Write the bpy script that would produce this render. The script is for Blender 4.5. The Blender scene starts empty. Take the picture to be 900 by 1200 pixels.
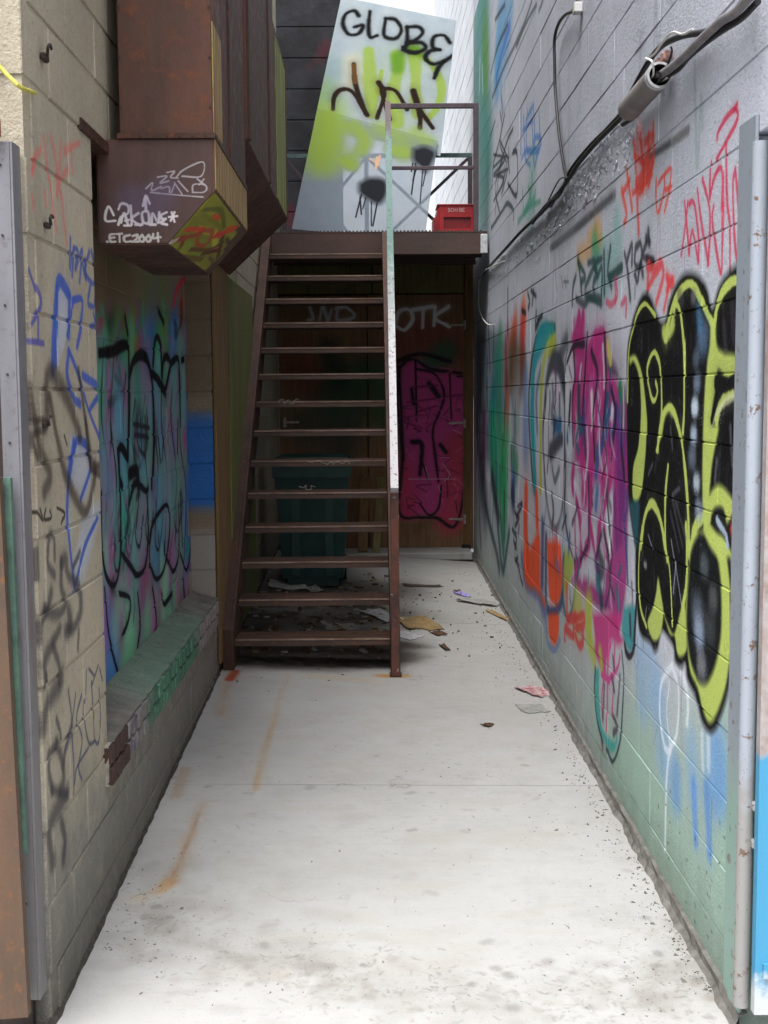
import bpy, bmesh, math, random
import numpy as np
from mathutils import Vector, Matrix

random.seed(7)
rng = np.random.default_rng(7)
S = bpy.context.scene
COL = S.collection
R = math.radians

# ------------------------------------------------------------------ camera
F_PX = 1480.0                                   # focal length in photo pixels (photo 900 x 1200)
VPX, VPY, ROLL, EYE = 435.0, 462.0, R(0.40), 1.67
yaw = math.atan((450 - VPX) / F_PX)
tilt = math.atan((600 - VPY) / F_PX)
cF = np.array([math.sin(yaw) * math.cos(tilt), math.cos(yaw) * math.cos(tilt), -math.sin(tilt)])
_r = np.cross(cF, [0, 0, 1.0]); _r /= np.linalg.norm(_r)
_u = np.cross(_r, cF)
cR = _r * math.cos(ROLL) - _u * math.sin(ROLL)
cU = _u * math.cos(ROLL) + _r * math.sin(ROLL)
cC = np.array([0, 0, EYE])
cam = bpy.data.cameras.new('camera')
camo = bpy.data.objects.new('camera', cam)
COL.objects.link(camo)
M = Matrix.Identity(4)
for i in range(3):
    M[i][0], M[i][1], M[i][2], M[i][3] = cR[i], cU[i], -cF[i], cC[i]
camo.matrix_world = M
cam.sensor_fit = 'HORIZONTAL'
cam.sensor_width = 36
cam.lens = F_PX / 900 * 36
cam.clip_start = 0.05
cam.clip_end = 1500
S.camera = camo

# ------------------------------------------------------------------ light
SUN_EL, SUN_AZ = R(66), R(205)                  # sun behind a bright overcast, a little behind the camera
w = bpy.data.worlds.new('World')
S.world = w
w.use_nodes = True
nt = w.node_tree
bg = nt.nodes['Background']
sky = nt.nodes.new('ShaderNodeTexSky')
sky.sky_type = 'NISHITA'
sky.sun_disc = False
sky.sun_elevation = SUN_EL
sky.sun_rotation = SUN_AZ
sky.air_density = 1.0
sky.dust_density = 6.0
sky.ozone_density = 1.0
hs = nt.nodes.new('ShaderNodeHueSaturation')
hs.inputs['Saturation'].default_value = 0.22
nt.links.new(sky.outputs[0], hs.inputs['Color'])
nt.links.new(hs.outputs[0], bg.inputs['Color'])
bg.inputs['Strength'].default_value = 0.15
sun = bpy.data.lights.new('sun', 'SUN')
sun.energy = 1.0
sun.angle = R(30)
sun.color = (1.0, 0.98, 0.95)
suno = bpy.data.objects.new('sun', sun)
COL.objects.link(suno)
sd = Vector((math.cos(SUN_EL) * math.sin(SUN_AZ), math.cos(SUN_EL) * math.cos(SUN_AZ), math.sin(SUN_EL)))
suno.rotation_euler = sd.to_track_quat('Z', 'Y').to_euler()
S.view_settings.view_transform = 'Standard'
S.view_settings.look = 'None'
S.view_settings.exposure = 1.42
S.view_settings.gamma = 1
S.render.engine = 'CYCLES'
S.cycles.max_bounces = 8
S.cycles.diffuse_bounces = 5
S.cycles.transparent_max_bounces = 12

# ------------------------------------------------------------------ measuring: photo pixel -> point in the place
def ray(px, py):
    return cF + cR * (px - 450) / F_PX - cU * (py - 600) / F_PX

def onX(px, py, X):
    d = ray(px, py)
    return cC + d * (X - cC[0]) / d[0]

def onY(px, py, Y):
    d = ray(px, py)
    return cC + d * (Y - cC[1]) / d[1]

XL, XR = -0.87, 0.977                           # faces of the two alley walls
XM = -1.0                                       # face of the walled-up recess in the left wall

def fz(x, y):                                   # the slab rises gently towards the door
    zr = .017 * (y - 3.37) - .012
    zl = .033 * (y - 3.35) - .015
    t = (x - XL) / (XR - XL)
    return zl * (1 - t) + zr * t

def onF(px, py):
    d = ray(px, py)
    t = -cC[2] / d[2]
    for _ in range(30):
        p = cC + d * t
        t = (fz(p[0], p[1]) - cC[2]) / d[2]
    return cC + d * t

# ------------------------------------------------------------------ spray paint: an image drawn stroke by stroke
def crom(P, n=7):
    P = np.asarray(P, float)
    if len(P) < 3:
        return P
    Q = np.vstack([2 * P[0] - P[1], P, 2 * P[-1] - P[-2]])
    out = []
    t = np.linspace(0, 1, n, endpoint=False)[:, None]
    for i in range(1, len(Q) - 2):
        a, b, c, d = Q[i - 1], Q[i], Q[i + 1], Q[i + 2]
        out.append(.5 * (2 * b + (c - a) * t + (2 * a - 5 * b + 4 * c - d) * t ** 2 + (3 * b - a - 3 * c + d) * t ** 3))
    out.append(P[-1:])
    return np.vstack(out)

def parse(s, reg):
    ox, oy, k = reg
    return [(ox + float(a) / k, oy + float(b) / k) for a, b in (t.split(',') for t in s.split())]

class Canvas:
    def __init__(s, name, O, U, V, lu, lv, du, dv, k=1.0):
        s.k = k
        s.name, s.O, s.U, s.V = name, np.array(O, float), np.array(U, float), np.array(V, float)
        s.lu, s.lv, s.du, s.dv = lu, lv, du, dv
        s.w, s.h = int(lu / du), int(lv / dv)
        s.rgb = np.zeros((s.h, s.w, 3), np.float32)
        s.a = np.zeros((s.h, s.w), np.float32)
        s.n = np.cross(s.U, s.V)
        s.grain = rng.random((s.h, s.w)).astype(np.float32)

    def uv(s, P):
        out = []
        for px, py in P:
            d = ray(px, py)
            t = np.dot(s.O - cC, s.n) / np.dot(d, s.n)
            q = cC + d * t - s.O
            out.append((q @ s.U, q @ s.V))
        return np.array(out)

    def over(s, j0, j1, i0, i1, al, col):
        c = np.array(col, np.float32) / 255
        A = s.a[j0:j1, i0:i1]
        na = al + A * (1 - al)
        m = np.maximum(na, 1e-5)
        s.rgb[j0:j1, i0:i1] = (s.rgb[j0:j1, i0:i1] * (A * (1 - al))[..., None] + c * al[..., None]) / m[..., None]
        s.a[j0:j1, i0:i1] = na

    def box(s, Q, pad):
        i0 = max(0, int((Q[:, 0].min() - pad) / s.du)); i1 = min(s.w, int((Q[:, 0].max() + pad) / s.du) + 2)
        j0 = max(0, int((Q[:, 1].min() - pad) / s.dv)); j1 = min(s.h, int((Q[:, 1].max() + pad) / s.dv) + 2)
        if i1 <= i0 or j1 <= j0:
            return None
        return i0, i1, j0, j1

    def dist(s, Q, b, closed=False):
        i0, i1, j0, j1 = b
        u = ((np.arange(i0, i1) + .5) * s.du).astype(np.float32)[None, :]
        v = ((np.arange(j0, j1) + .5) * s.dv).astype(np.float32)[:, None]
        D = np.full((j1 - j0, i1 - i0), 1e9, np.float32)
        ins = np.zeros(D.shape, bool)
        n = len(Q)
        for k in range(n if closed else n - 1):
            x0, y0 = Q[k]; x1, y1 = Q[(k + 1) % n]
            dx, dy = x1 - x0, y1 - y0
            L = dx * dx + dy * dy + 1e-12
            t = np.clip(((u - x0) * dx + (v - y0) * dy) / L, 0, 1)
            D = np.minimum(D, (u - x0 - t * dx) ** 2 + (v - y0 - t * dy) ** 2)
            if closed and abs(dy) > 1e-12:
                c = ((y0 <= v) != (y1 <= v)) & (u < x0 + (v - y0) / dy * dx)
                ins ^= c
        return np.sqrt(D), ins

    def st(s, reg, pts, col, r, soft=.35, op=1, smooth=True, raw=False):
        if not raw:
            if op > .5 and soft < .9 and r > .012:
                s.st(reg, pts, col, r * 2.3, .95, op * .13, smooth)
            r = r * s.k
            soft = min(.95, soft * 1.25)
        Q = pts if raw else s.uv(parse(pts, reg))
        if smooth:
            Q = crom(Q)
        if len(Q) == 1:
            Q = np.vstack([Q, Q + 1e-4])
        e = r * (1 + soft) * 1.17
        # long strokes are rasterised in chunks so the boxes stay small
        full = s.box(Q, e)
        if full is None:
            return
        i0, i1, j0, j1 = full
        A = np.zeros((j1 - j0, i1 - i0), np.float32)
        for k in range(0, len(Q) - 1, 4):
            q = Q[k:k + 5]
            b = s.box(q, e)
            if b is None:
                continue
            D, _ = s.dist(q, b)
            rk = r * (1 + .16 * math.sin(k * .33 + Q[0, 0] * 40))
            al = np.clip((rk * (1 + soft) - D) / (2 * rk * soft + 1e-5), 0, 1)
            a, bb, c, d = b
            A[c - j0:d - j0, a - i0:bb - i0] = np.maximum(A[c - j0:d - j0, a - i0:bb - i0], al)
        A = A * A * (3 - 2 * A)
        edge = np.where(A < .85, np.clip(A * 1.25 - .30 * s.grain[j0:j1, i0:i1], 0, 1), A)
        s.over(j0, j1, i0, i1, edge * op, col)

    def fl(s, reg, pts, col, soft=.012, op=1, smooth=True, raw=False):
        Q = np.asarray(pts) if raw else s.uv(parse(pts, reg))
        if smooth:
            n = len(Q)
            Q = crom(np.vstack([Q, Q[:1]]), 5)[:-1]
        b = s.box(Q, soft * 2)
        if b is None:
            return
        D, ins = s.dist(Q, b, True)
        D = np.where(ins, D, -D)
        A = np.clip(D / (2 * soft) + .5, 0, 1)
        i0, i1, j0, j1 = b
        s.over(j0, j1, i0, i1, A * op, col)

    def wash(s, reg, pts, col, r, op=.6):
        s.st(reg, pts, col, r / s.k, soft=.95, op=op)

    def image(s):
        im = bpy.data.images.new(s.name, s.w, s.h, alpha=True)
        im.alpha_mode = 'CHANNEL_PACKED'
        px = np.empty((s.h, s.w, 4), np.float32)
        px[..., :3] = s.rgb
        px[..., 3] = s.a
        im.pixels.foreach_set(px.ravel())
        im.update()
        im.pack()
        return im

# ------------------------------------------------------------------ materials
def srgb(c):
    return tuple(((v / 255) / 12.92 if v / 255 <= .04045 else (((v / 255) + .055) / 1.055) ** 2.4) for v in c) + (1,)

class NB:
    def __init__(s, name):
        s.m = bpy.data.materials.new(name)
        s.m.use_nodes = True
        s.t = s.m.node_tree
        s.b = s.t.nodes['Principled BSDF']
        s.pos = s.n('ShaderNodeNewGeometry').outputs['Position']
        s.bumps = None

    def n(s, k, **kw):
        x = s.t.nodes.new(k)
        for a, b in kw.items():
            setattr(x, a, b)
        return x

    def l(s, a, b):
        s.t.links.new(a, b)

    def noise(s, scale, detail=4, rough=.6, stretch=None, obj=False):
        v = s.pos
        if obj:
            v = s.n('ShaderNodeTexCoord').outputs['Object']
        if stretch:
            m = s.n('ShaderNodeVectorMath', operation='MULTIPLY')
            s.l(v, m.inputs[0]); m.inputs[1].default_value = stretch
            v = m.outputs[0]
        x = s.n('ShaderNodeTexNoise')
        x.inputs['Scale'].default_value = scale
        x.inputs['Detail'].default_value = detail
        x.inputs['Roughness'].default_value = rough
        s.l(v, x.inputs['Vector'])
        return x.outputs['Fac']

    def ramp(s, f, lo, hi, a=0.0, b=1.0):
        x = s.n('ShaderNodeMapRange', clamp=True)
        s.l(f, x.inputs[0])
        for i, v in enumerate((lo, hi, a, b)):
            x.inputs[i + 1].default_value = v
        return x.outputs[0]

    def mul(s, a, b, op='MULTIPLY'):
        x = s.n('ShaderNodeMath', operation=op)
        for i, v in enumerate((a, b)):
            if isinstance(v, (int, float)):
                x.inputs[i].default_value = v
            else:
                s.l(v, x.inputs[i])
        return x.outputs[0]

    def mix(s, f, a, b, mode='MIX'):
        x = s.n('ShaderNodeMix', data_type='RGBA', blend_type=mode)
        if isinstance(f, (int, float)):
            x.inputs[0].default_value = f
        else:
            s.l(f, x.inputs[0])
        for i, v in ((6, a), (7, b)):
            if isinstance(v, tuple):
                x.inputs[i].default_value = v if len(v) == 4 and max(v) <= 1 else srgb(v[:3])
            else:
                s.l(v, x.inputs[i])
        return x.outputs[2]

    def rnd(s):
        return s.n('ShaderNodeObjectInfo').outputs['Random']

    def axis(s, i):
        x = s.n('ShaderNodeSeparateXYZ')
        s.l(s.pos, x.inputs[0])
        return x.outputs[i]

    def canvas(s, cv):
        out = []
        for A, L in ((cv.U, cv.lu), (cv.V, cv.lv)):
            d = s.n('ShaderNodeVectorMath', operation='DOT_PRODUCT')
            s.l(s.pos, d.inputs[0]); d.inputs[1].default_value = tuple(A / L)
            out.append(s.mul(d.outputs['Value'], float(-np.dot(cv.O, A) / L), 'ADD'))
        c = s.n('ShaderNodeCombineXYZ')
        s.l(out[0], c.inputs[0]); s.l(out[1], c.inputs[1])
        t = s.n('ShaderNodeTexImage', extension='CLIP', interpolation='Linear')
        t.image = cv.image()
        s.l(c.outputs[0], t.inputs[0])
        return t.outputs['Color'], t.outputs['Alpha']

    def bump(s, h, strength=.3, dist=.004):
        x = s.n('ShaderNodeBump')
        x.inputs['Strength'].default_value = strength
        x.inputs['Distance'].default_value = dist
        s.l(h, x.inputs['Height'])
        if s.bumps:
            s.l(s.bumps, x.inputs['Normal'])
        s.bumps = x.outputs[0]

    def done(s, col, rough=.8, metal=0.0, spec=.3):
        if isinstance(col, tuple):
            s.b.inputs['Base Color'].default_value = srgb(col[:3])
        else:
            s.l(col, s.b.inputs['Base Color'])
        if isinstance(rough, (int, float)):
            s.b.inputs['Roughness'].default_value = rough
        else:
            s.l(rough, s.b.inputs['Roughness'])
        s.b.inputs['Metallic'].default_value = metal
        s.b.inputs['Specular IOR Level'].default_value = spec
        if s.bumps:
            s.l(s.bumps, s.b.inputs['Normal'])
        return s.m

def simple(name, col, col2=None, scale=20, rough=.7, spec=.3, metal=0, bump=.25, stretch=None):
    n = NB(name)
    f = n.noise(scale, 5, .65, stretch)
    c2 = col2 or tuple(v * .72 for v in col)
    c = n.mix(n.ramp(f, .35, .68), col, c2)
    if bump:
        n.bump(f, bump, .003)
    return n.done(c, rough, metal, spec)

def rusty(name, base, dark, orange, am=.45, scale=6, spec=.35, rough=.62, stretch=(1, 1, .25)):
    n = NB(name)
    f1 = n.noise(scale, 6, .7, stretch)
    f2 = n.noise(scale * 5, 5, .7)
    c = n.mix(n.ramp(f1, .35, .7), base, dark)
    c = n.mix(n.mul(n.ramp(f2, .55, .75), am), c, orange)
    f3 = n.noise(90, 3, .6)
    c = n.mix(n.mul(n.ramp(f3, .60, .72), .35), c, dark)
    n.bump(f2, .35, .002)
    n.bump(f3, .25, .0015)
    return n.done(c, n.ramp(f2, .3, .7, rough - .15, rough + .2), 0, spec)

# ------------------------------------------------------------------ objects
def link(name, me, m=None, parent=None):
    o = bpy.data.objects.new(name, me)
    COL.objects.link(o)
    if m is not None and not me.materials:
        me.materials.append(m)
    if parent is not None:
        o.parent = parent
    return o

def tag(o, label=None, cat=None, group=None, kind=None):
    for k, v in (('label', label), ('category', cat), ('group', group), ('kind', kind)):
        if v:
            o[k] = v
    return o

def thing(name, label, cat, group=None):
    o = bpy.data.objects.new(name, None)
    COL.objects.link(o)
    o.empty_display_size = .1
    return tag(o, label, cat, group)

class MB:                                        # collects shapes, links them as one mesh
    def __init__(s):
        s.v, s.f = [], []

    def add(s, v, f):
        k = len(s.v)
        s.v += [tuple(map(float, p)) for p in v]
        s.f += [tuple(i + k for i in q) for q in f]
        return s

    def hexa(s, P):                              # 8 corners: bottom ring then top ring
        return s.add(P, [(3, 2, 1, 0), (4, 5, 6, 7), (0, 1, 5, 4), (1, 2, 6, 5), (2, 3, 7, 6), (3, 0, 4, 7)])

    def box(s, x0, x1, y0, y1, z0, z1, c=0):
        if c <= 0:
            return s.hexa([(x0, y0, z0), (x1, y0, z0), (x1, y1, z0), (x0, y1, z0), (x0, y0, z1), (x1, y0, z1), (x1, y1, z1), (x0, y1, z1)])
        bm = bmesh.new()
        bmesh.ops.create_cube(bm, size=1)
        for q in bm.verts:
            q.co = Vector((x0 + (q.co.x + .5) * (x1 - x0), y0 + (q.co.y + .5) * (y1 - y0), z0 + (q.co.z + .5) * (z1 - z0)))
        bmesh.ops.bevel(bm, geom=bm.edges[:], offset=c, segments=1, affect='EDGES')
        bm.verts.index_update()
        s.add([q.co for q in bm.verts], [[q.index for q in f.verts] for f in bm.faces])
        bm.free()
        return s

    def prism(s, poly, ax, a0, a1):              # poly in the two other axes, extruded along ax
        n = len(poly)
        def mk(p, a):
            if ax == 0: return (a, p[0], p[1])
            if ax == 1: return (p[0], a, p[1])
            return (p[0], p[1], a)
        v = [mk(p, a0) for p in poly] + [mk(p, a1) for p in poly]
        f = [tuple(range(n))[::-1], tuple(range(n, 2 * n))] + [(i, (i + 1) % n, n + (i + 1) % n, n + i) for i in range(n)]
        return s.add(v, f)

    def bar(s, a, b, w, h, up=(0, 0, 1)):        # rectangular bar from a to b
        a, b = Vector(a), Vector(b)
        d = (b - a).normalized()
        x = d.cross(Vector(up))
        if x.length < 1e-4:
            x = d.cross(Vector((0, 1, 0)))
        x.normalize()
        y = x.cross(d)
        P = []
        for q in (a, b):
            for sx, sy in ((-1, -1), (1, -1), (1, 1), (-1, 1)):
                P.append(q + x * sx * w / 2 + y * sy * h / 2)
        return s.hexa(P)

    def tube(s, pts, r, n=10, smooth=True, cap=True):
        P = crom(pts, 6) if smooth else np.asarray(pts, float)
        P = [Vector(p) for p in P]
        rr = r if hasattr(r, '__len__') else [r] * len(P)
        k = len(s.v)
        t = (P[1] - P[0]).normalized()
        x = t.orthogonal().normalized()
        for i, p in enumerate(P):
            t2 = (P[min(i + 1, len(P) - 1)] - P[max(i - 1, 0)]).normalized()
            x = (x - t2 * x.dot(t2)).normalized()
            y = t2.cross(x)
            for j in range(n):
                a = 2 * math.pi * j / n
                s.v.append(tuple(p + (x * math.cos(a) + y * math.sin(a)) * rr[min(i, len(rr) - 1)]))
        for i in range(len(P) - 1):
            for j in range(n):
                s.f.append((k + i * n + j, k + i * n + (j + 1) % n, k + (i + 1) * n + (j + 1) % n, k + (i + 1) * n + j))
        if cap:
            s.f.append(tuple(k + j for j in range(n))[::-1])
            s.f.append(tuple(k + (len(P) - 1) * n + j for j in range(n)))
        return s

    def mesh(s, name, m=None, shade=False, fix=True):
        me = bpy.data.meshes.new(name)
        me.from_pydata(s.v, [], s.f)
        if fix:
            bm = bmesh.new(); bm.from_mesh(me)
            bmesh.ops.recalc_face_normals(bm, faces=bm.faces)
            bm.to_mesh(me); bm.free()
        if m is not None:
            me.materials.append(m)
        if shade:
            me.shade_smooth()
            me.set_sharp_from_angle(angle=R(40))
        return me

    def build(s, name, m, parent=None, shade=False):
        return link(name, s.mesh(name, m, shade), m, parent)

# ------------------------------------------------------------------ what is sprayed on the right wall
RW = Canvas('paint_right', (XR, 2.9, -.1), (0, 1, 0), (0, 0, 1), 9.3, 5.2, .006, .0032, .72)
c = RW
LIME, BLK, MAG, TEAL = (178, 194, 100), (9, 9, 11), (166, 48, 116), (28, 140, 150)
A8 = (600, 600, 2)
# old washes low on the wall
for p in ("250,560 300,640 350,800", "300,520 380,700 420,900", "420,560 480,700 500,900", "520,300 530,500 515,700", "520,640 515,900", "200,480 240,600 300,720", "540,200 535,420"):
    c.wash(A8, p, (142, 172, 156), .20, .5)
for p in ("250,640 320,820 480,1050", "330,760 420,900 500,1040"):
    c.wash(A8, p, (142, 168, 154), .22, .45)
for p in ("325,320 330,420", "345,430 350,560", "300,330 305,440", "420,560 425,640", "470,560 480,640", "370,600 380,640", "490,560 485,640"):
    c.wash(A8, p, (122, 162, 204), .085, .55)
c.st(A8, "425,640 430,770", (84, 134, 200), .035, .8, .75)
c.st(A8, "455,650 462,800", (84, 134, 200), .04, .8, .75)
c.wash((690, 860, 4.286), "440,200 440,300", (92, 138, 190), .07, .5)
c.wash((690, 860, 4.286), "640,100 650,240 610,300", (92, 138, 190), .08, .5)
W = (214, 222, 232)
c.st(A8, "375,360 350,400 346,480 358,550 372,560", W, .016, .6, .8)
c.st(A8, "375,360 390,420 385,520 370,560 362,640 358,790", W, .016, .6, .8)
c.st(A8, "385,355 405,400 412,450 410,495", W, .022, .7, .8)
c.st(A8, "368,400 362,470 370,545", W, .012, .6, .6)
c.st(A8, "445,525 447,600", W, .028, .9, .5)
c.st(A8, "460,525 460,595", W, .028, .9, .5)
c.st(A8, "530,420 538,455 530,480 540,500 530,530", (190, 225, 205), .008, .4, .8)

# teal-green and blue at the far end, high up
U5 = (550, 0, 6)
c.wash(U5, "70,-20 60,500 100,1300", (70, 128, 122), .62, .85)
c.wash(U5, "110,-20 110,600 130,1000", (64, 128, 120), .40, .8)
c.wash(U5, "110,280 115,480", (92, 134, 62), .22, .75)
for p in ("250,-20 230,150 200,420", "290,0 260,250 195,540", "210,150 185,560"):
    c.wash(U5, p, (92, 150, 192), .20, .7)
c.st(U5, "285,180 215,420 190,570", (60, 110, 190), .05, .8, .7)
c.st(U5, "75,420 70,640", (190, 205, 205), .05, .7, .6)
c.st(U5, "90,460 95,640", (190, 205, 205), .04, .7, .6)
c.st(U5, "225,680 235,780", (50, 110, 150), .05, .8, .7)
for p in ("440,0 380,180 310,340 250,460 160,690", "470,30 400,160 330,330", "250,30 180,140", "270,170 200,330 150,520", "520,0 490,80"):
    c.st(U5, p, (48, 58, 66), .022, .6, .7)
U1 = (550, 130, 5.294)
for p in ("190,0 200,120 150,330 140,480", "220,20 190,200 230,330 200,470", "270,110 230,200 180,420 160,640", "150,270 220,300 150,400 240,360", "150,350 230,280 250,380", "190,180 240,330 200,520", "160,60 130,160", "240,230 245,350", "170,400 215,430 150,560", "200,300 160,480 190,640"):
    c.st(U1, p, (54, 62, 66), .020, .5, .85)
c.st(U1, "270,260 290,250 298,300 298,480 282,525 240,450", (44, 52, 58), .026, .45, .9)
c.st(U1, "275,670 270,610 235,575 205,620 135,730", (64, 80, 84), .026, .45, .9)
for p in ("320,0 320,260", "335,40 345,280 380,340", "360,0 355,230 400,260", "385,20 395,240 405,350", "430,0 435,180 410,330", "400,0 405,260", "325,300 350,250 430,240", "440,160 405,170 395,240 425,250 445,190 440,160", "330,120 390,60", "350,60 400,-40"):
    c.st(U1, p, (84, 126, 186), .024, .7, .8)
for p in ("390,390 385,500 340,640", "410,500 400,620", "370,470 380,540", "300,690 370,600 440,560", "330,500 335,620", "350,620 400,540"):
    c.st(U1, p, (64, 140, 116), .028, .7, .7)
c.wash(U1, "390,430 380,620", (70, 150, 124), .18, .4)
# dark seam painting in the shade of a mortar ledge, and grime under the cables
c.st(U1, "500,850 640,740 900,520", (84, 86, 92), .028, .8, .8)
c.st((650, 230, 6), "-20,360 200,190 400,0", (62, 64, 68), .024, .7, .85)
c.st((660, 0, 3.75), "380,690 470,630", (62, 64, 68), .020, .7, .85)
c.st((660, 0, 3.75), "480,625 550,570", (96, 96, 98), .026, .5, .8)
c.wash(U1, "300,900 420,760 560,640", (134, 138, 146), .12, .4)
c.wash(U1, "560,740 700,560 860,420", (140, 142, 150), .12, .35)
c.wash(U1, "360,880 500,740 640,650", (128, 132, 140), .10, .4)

for _ in range(46):
    y_ = rng.uniform(3.5, 10.5); z_ = rng.uniform(.35, 3.4)
    n_ = int(rng.integers(4, 9))
    q = np.cumsum(np.c_[rng.uniform(.01, .07, n_), rng.normal(0, .13, n_)], 0) + [y_ - 2.9, z_ + .1]
    k = [(120, 124, 134), (130, 110, 140), (104, 130, 160), (150, 110, 116), (110, 140, 130), (196, 198, 202)][int(rng.integers(0, 6))]
    c.st(None, q, k, rng.uniform(.008, .018), .7, rng.uniform(.15, .4), raw=True)
for _ in range(60):
    y_ = rng.uniform(3.4, 9.5); z_ = rng.uniform(.4, 2.2)
    c.st(None, np.array([[y_ - 2.9, z_ + .1], [y_ - 2.9 + .004, z_ + .1 - rng.uniform(.06, .3)]]), [(90, 94, 104), (60, 60, 66), (150, 80, 120), (130, 150, 160)][int(rng.integers(0, 4))], .004, .5, rng.uniform(.2, .5), smooth=False, raw=True)
# red and orange tags
T4 = (780, 110, 5.717)
RED = (190, 50, 86)
for p in ("345,300 350,260 400,170 460,105 485,130 470,200 410,310 340,440", "460,105 480,70", "305,460 300,600 300,695", "300,690 330,560 370,495 385,560 380,760", "405,340 410,700 430,900 432,1200", "130,720 140,850 160,1070", "150,730 135,870 108,1075", "160,740 185,720 205,800 225,1000 222,1130", "215,640 240,850 285,1140", "250,570 290,730 300,860 285,1130", "160,1060 180,920 222,1120", "325,750 315,840 340,1050 372,1200 380,1000 385,750", "465,510 450,600 455,850 475,1090 490,1060 490,800 470,560 465,510", "505,490 510,600 540,680 535,770 510,790", "500,600 520,640", "530,1090 515,1150"):
    c.st(T4, p, RED, .013, .45, .9)
O3 = (560, 0, 2.647)
ORG = (208, 74, 62)
for p in ("445,590 460,660 452,695", "462,530 478,650", "448,600 470,560", "485,440 492,560 497,720", "505,420 515,560 500,600", "545,385 545,480 530,570", "520,440 545,420 515,520 545,500 510,590", "485,480 520,520 490,570 540,540", "480,600 530,555", "530,420 528,560"):
    c.st(O3, p, ORG, .022, .55, .85)
c.wash(O3, "500,440 520,520 505,570", ORG, .06, .55)
for p in ("553,560 553,640 562,655 578,590 577,545 560,570", "580,540 600,525 592,600 580,655", "582,590 600,580"):
    c.st(O3, p, ORG, .014, .5, .85)
M6 = (650, 230, 6)
for p in ("240,300 300,260 310,300 230,380 170,430", "290,250 310,330"):
    c.wash(M6, p, (196, 148, 74), .06, .7)
c.wash(M6, "280,340 290,430", (60, 150, 110), .08, .75)
c.wash(M6, "430,200 430,420 300,480 360,640", (84, 160, 150), .09, .5)
for p in ("150,560 130,640 125,760", "165,440 180,560 190,680", "165,460 215,560 190,600", "235,470 280,470 215,640", "280,500 290,560 270,620 280,680", "330,440 290,470 300,560 330,500 330,720", "345,400 350,680", "390,360 375,560 470,500", "380,560 400,640", "215,700 320,720", "150,720 210,760 250,720 330,760"):
    c.st(M6, p, (34, 66, 66), .026, .6, .85)
c.st(M6, "380,580 470,505", (40, 70, 70), .036, .8, .8)
for p in ("490,400 510,520 530,720", "510,440 540,340 540,480", "565,360 560,470 590,500 610,420 600,330 570,360", "640,330 620,420 690,450 680,480", "655,240 660,300", "560,540 580,600 600,480 620,560", "640,290 665,330", "645,440 690,470"):
    c.st(M6, p, (30, 32, 40), .022, .6, .85)
for p in ("660,470 655,640 650,680", "650,490 700,510 745,460 765,560 715,750", "660,640 700,560 745,500", "790,560 800,640 770,800", "800,580 835,600 820,640", "830,590 790,660"):
    c.st(M6, p, (206, 66, 70), .022, .6, .85)
for p in ("365,740 400,760 440,700 430,590", "425,580 430,740", "470,760 500,730 500,840"):
    c.st(M6, p, (190, 66, 100), .020, .6, .8)
for p in ("45,560 55,640", "70,570 75,640", "90,560 85,640", "60,600 100,600"):
    c.st(M6, p, (70, 76, 84), .012, .5, .6)

# far piece: greens, oranges, purple, black drips
R6, R7 = (550, 340, 6.667), (550, 500, 6)
c.fl(R6, "60,300 260,330 300,560 300,980 180,1300 60,1300", (70, 84, 96), .1, .75)
for p, k, r in (("210,620 200,800 170,1000", (22, 112, 104), .20), ("240,395 238,600", (34, 140, 88), .13), ("180,960 175,1250", (24, 120, 130), .22), ("245,640 235,980", (22, 118, 100), .14), ("150,620 140,760", (110, 126, 140), .16)):
    c.wash(R6, p, k, r, .85)
for p, k, r in (("170,60 170,260 200,420", (26, 150, 96), .22), ("260,40 250,220 250,440", (30, 156, 80), .20), ("215,120 235,420 240,700", (26, 146, 92), .20), ("300,200 330,280", (60, 140, 90), .10), ("185,120 190,400", (24, 130, 120), .10)):
    c.wash(R7, p, k, r, .9)
c.wash(R7, "105,0 95,330", (98, 34, 84), .22, .9)
c.wash(R7, "80,340 110,520", (38, 34, 48), .28, .8)
c.st(R7, "160,360 190,560 205,640", (22, 24, 32), .12, .8, .85)
c.st(R7, "110,540 150,720 190,880 210,1000", (34, 52, 62), .07, .7, .8)
c.st(R7, "200,700 235,1010 280,740", (32, 74, 80), .07, .6, .85)
c.st(R7, "220,660 240,900", (30, 100, 90), .08, .7, .8)
c.st(R7, "70,600 80,820", (58, 60, 74), .10, .8, .6)
c.st(R7, "130,620 170,800", (70, 84, 92), .06, .8, .6)
c.st(R7, "235,60 235,300", (26, 60, 60), .03, .6, .7)
c.wash(R7, "310,400 305,480", (34, 70, 150), .12, .9)
c.st(R7, "300,470 310,520", (30, 34, 60), .10, .8, .8)
for p in ("360,290 340,460 330,600", "345,360 320,480"):
    c.wash(R6, p, (196, 82, 52), .14, .85)
c.wash(R6, "425,200 418,330", (222, 120, 48), .13, .95)
c.wash(R6, "415,330 412,560", (196, 62, 66), .14, .95)
c.wash(R6, "300,380 290,520 285,700", (150, 62, 50), .12, .8)
c.wash(R6, "330,560 420,600 400,680", (84, 58, 36), .16, .8)
c.wash(R6, "360,500 340,640 300,720", (90, 66, 48), .14, .7)
c.wash(R6, "300,880 290,980", (190, 80, 60), .12, .7)
c.wash(R6, "435,740 440,1200", (92, 124, 176), .14, .75)
c.wash(R6, "340,980 350,1200", (112, 96, 136), .16, .6)
c.wash(R6, "370,780 370,960", (120, 122, 128), .18, .6)
c.st(R6, "300,0 300,330", (60, 56, 80), .04, .6, .8)
c.st(R6, "150,270 160,600", (40, 52, 66), .05, .7, .7)
c.st(R6, "190,300 185,560", (40, 60, 70), .05, .7, .7)
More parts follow.
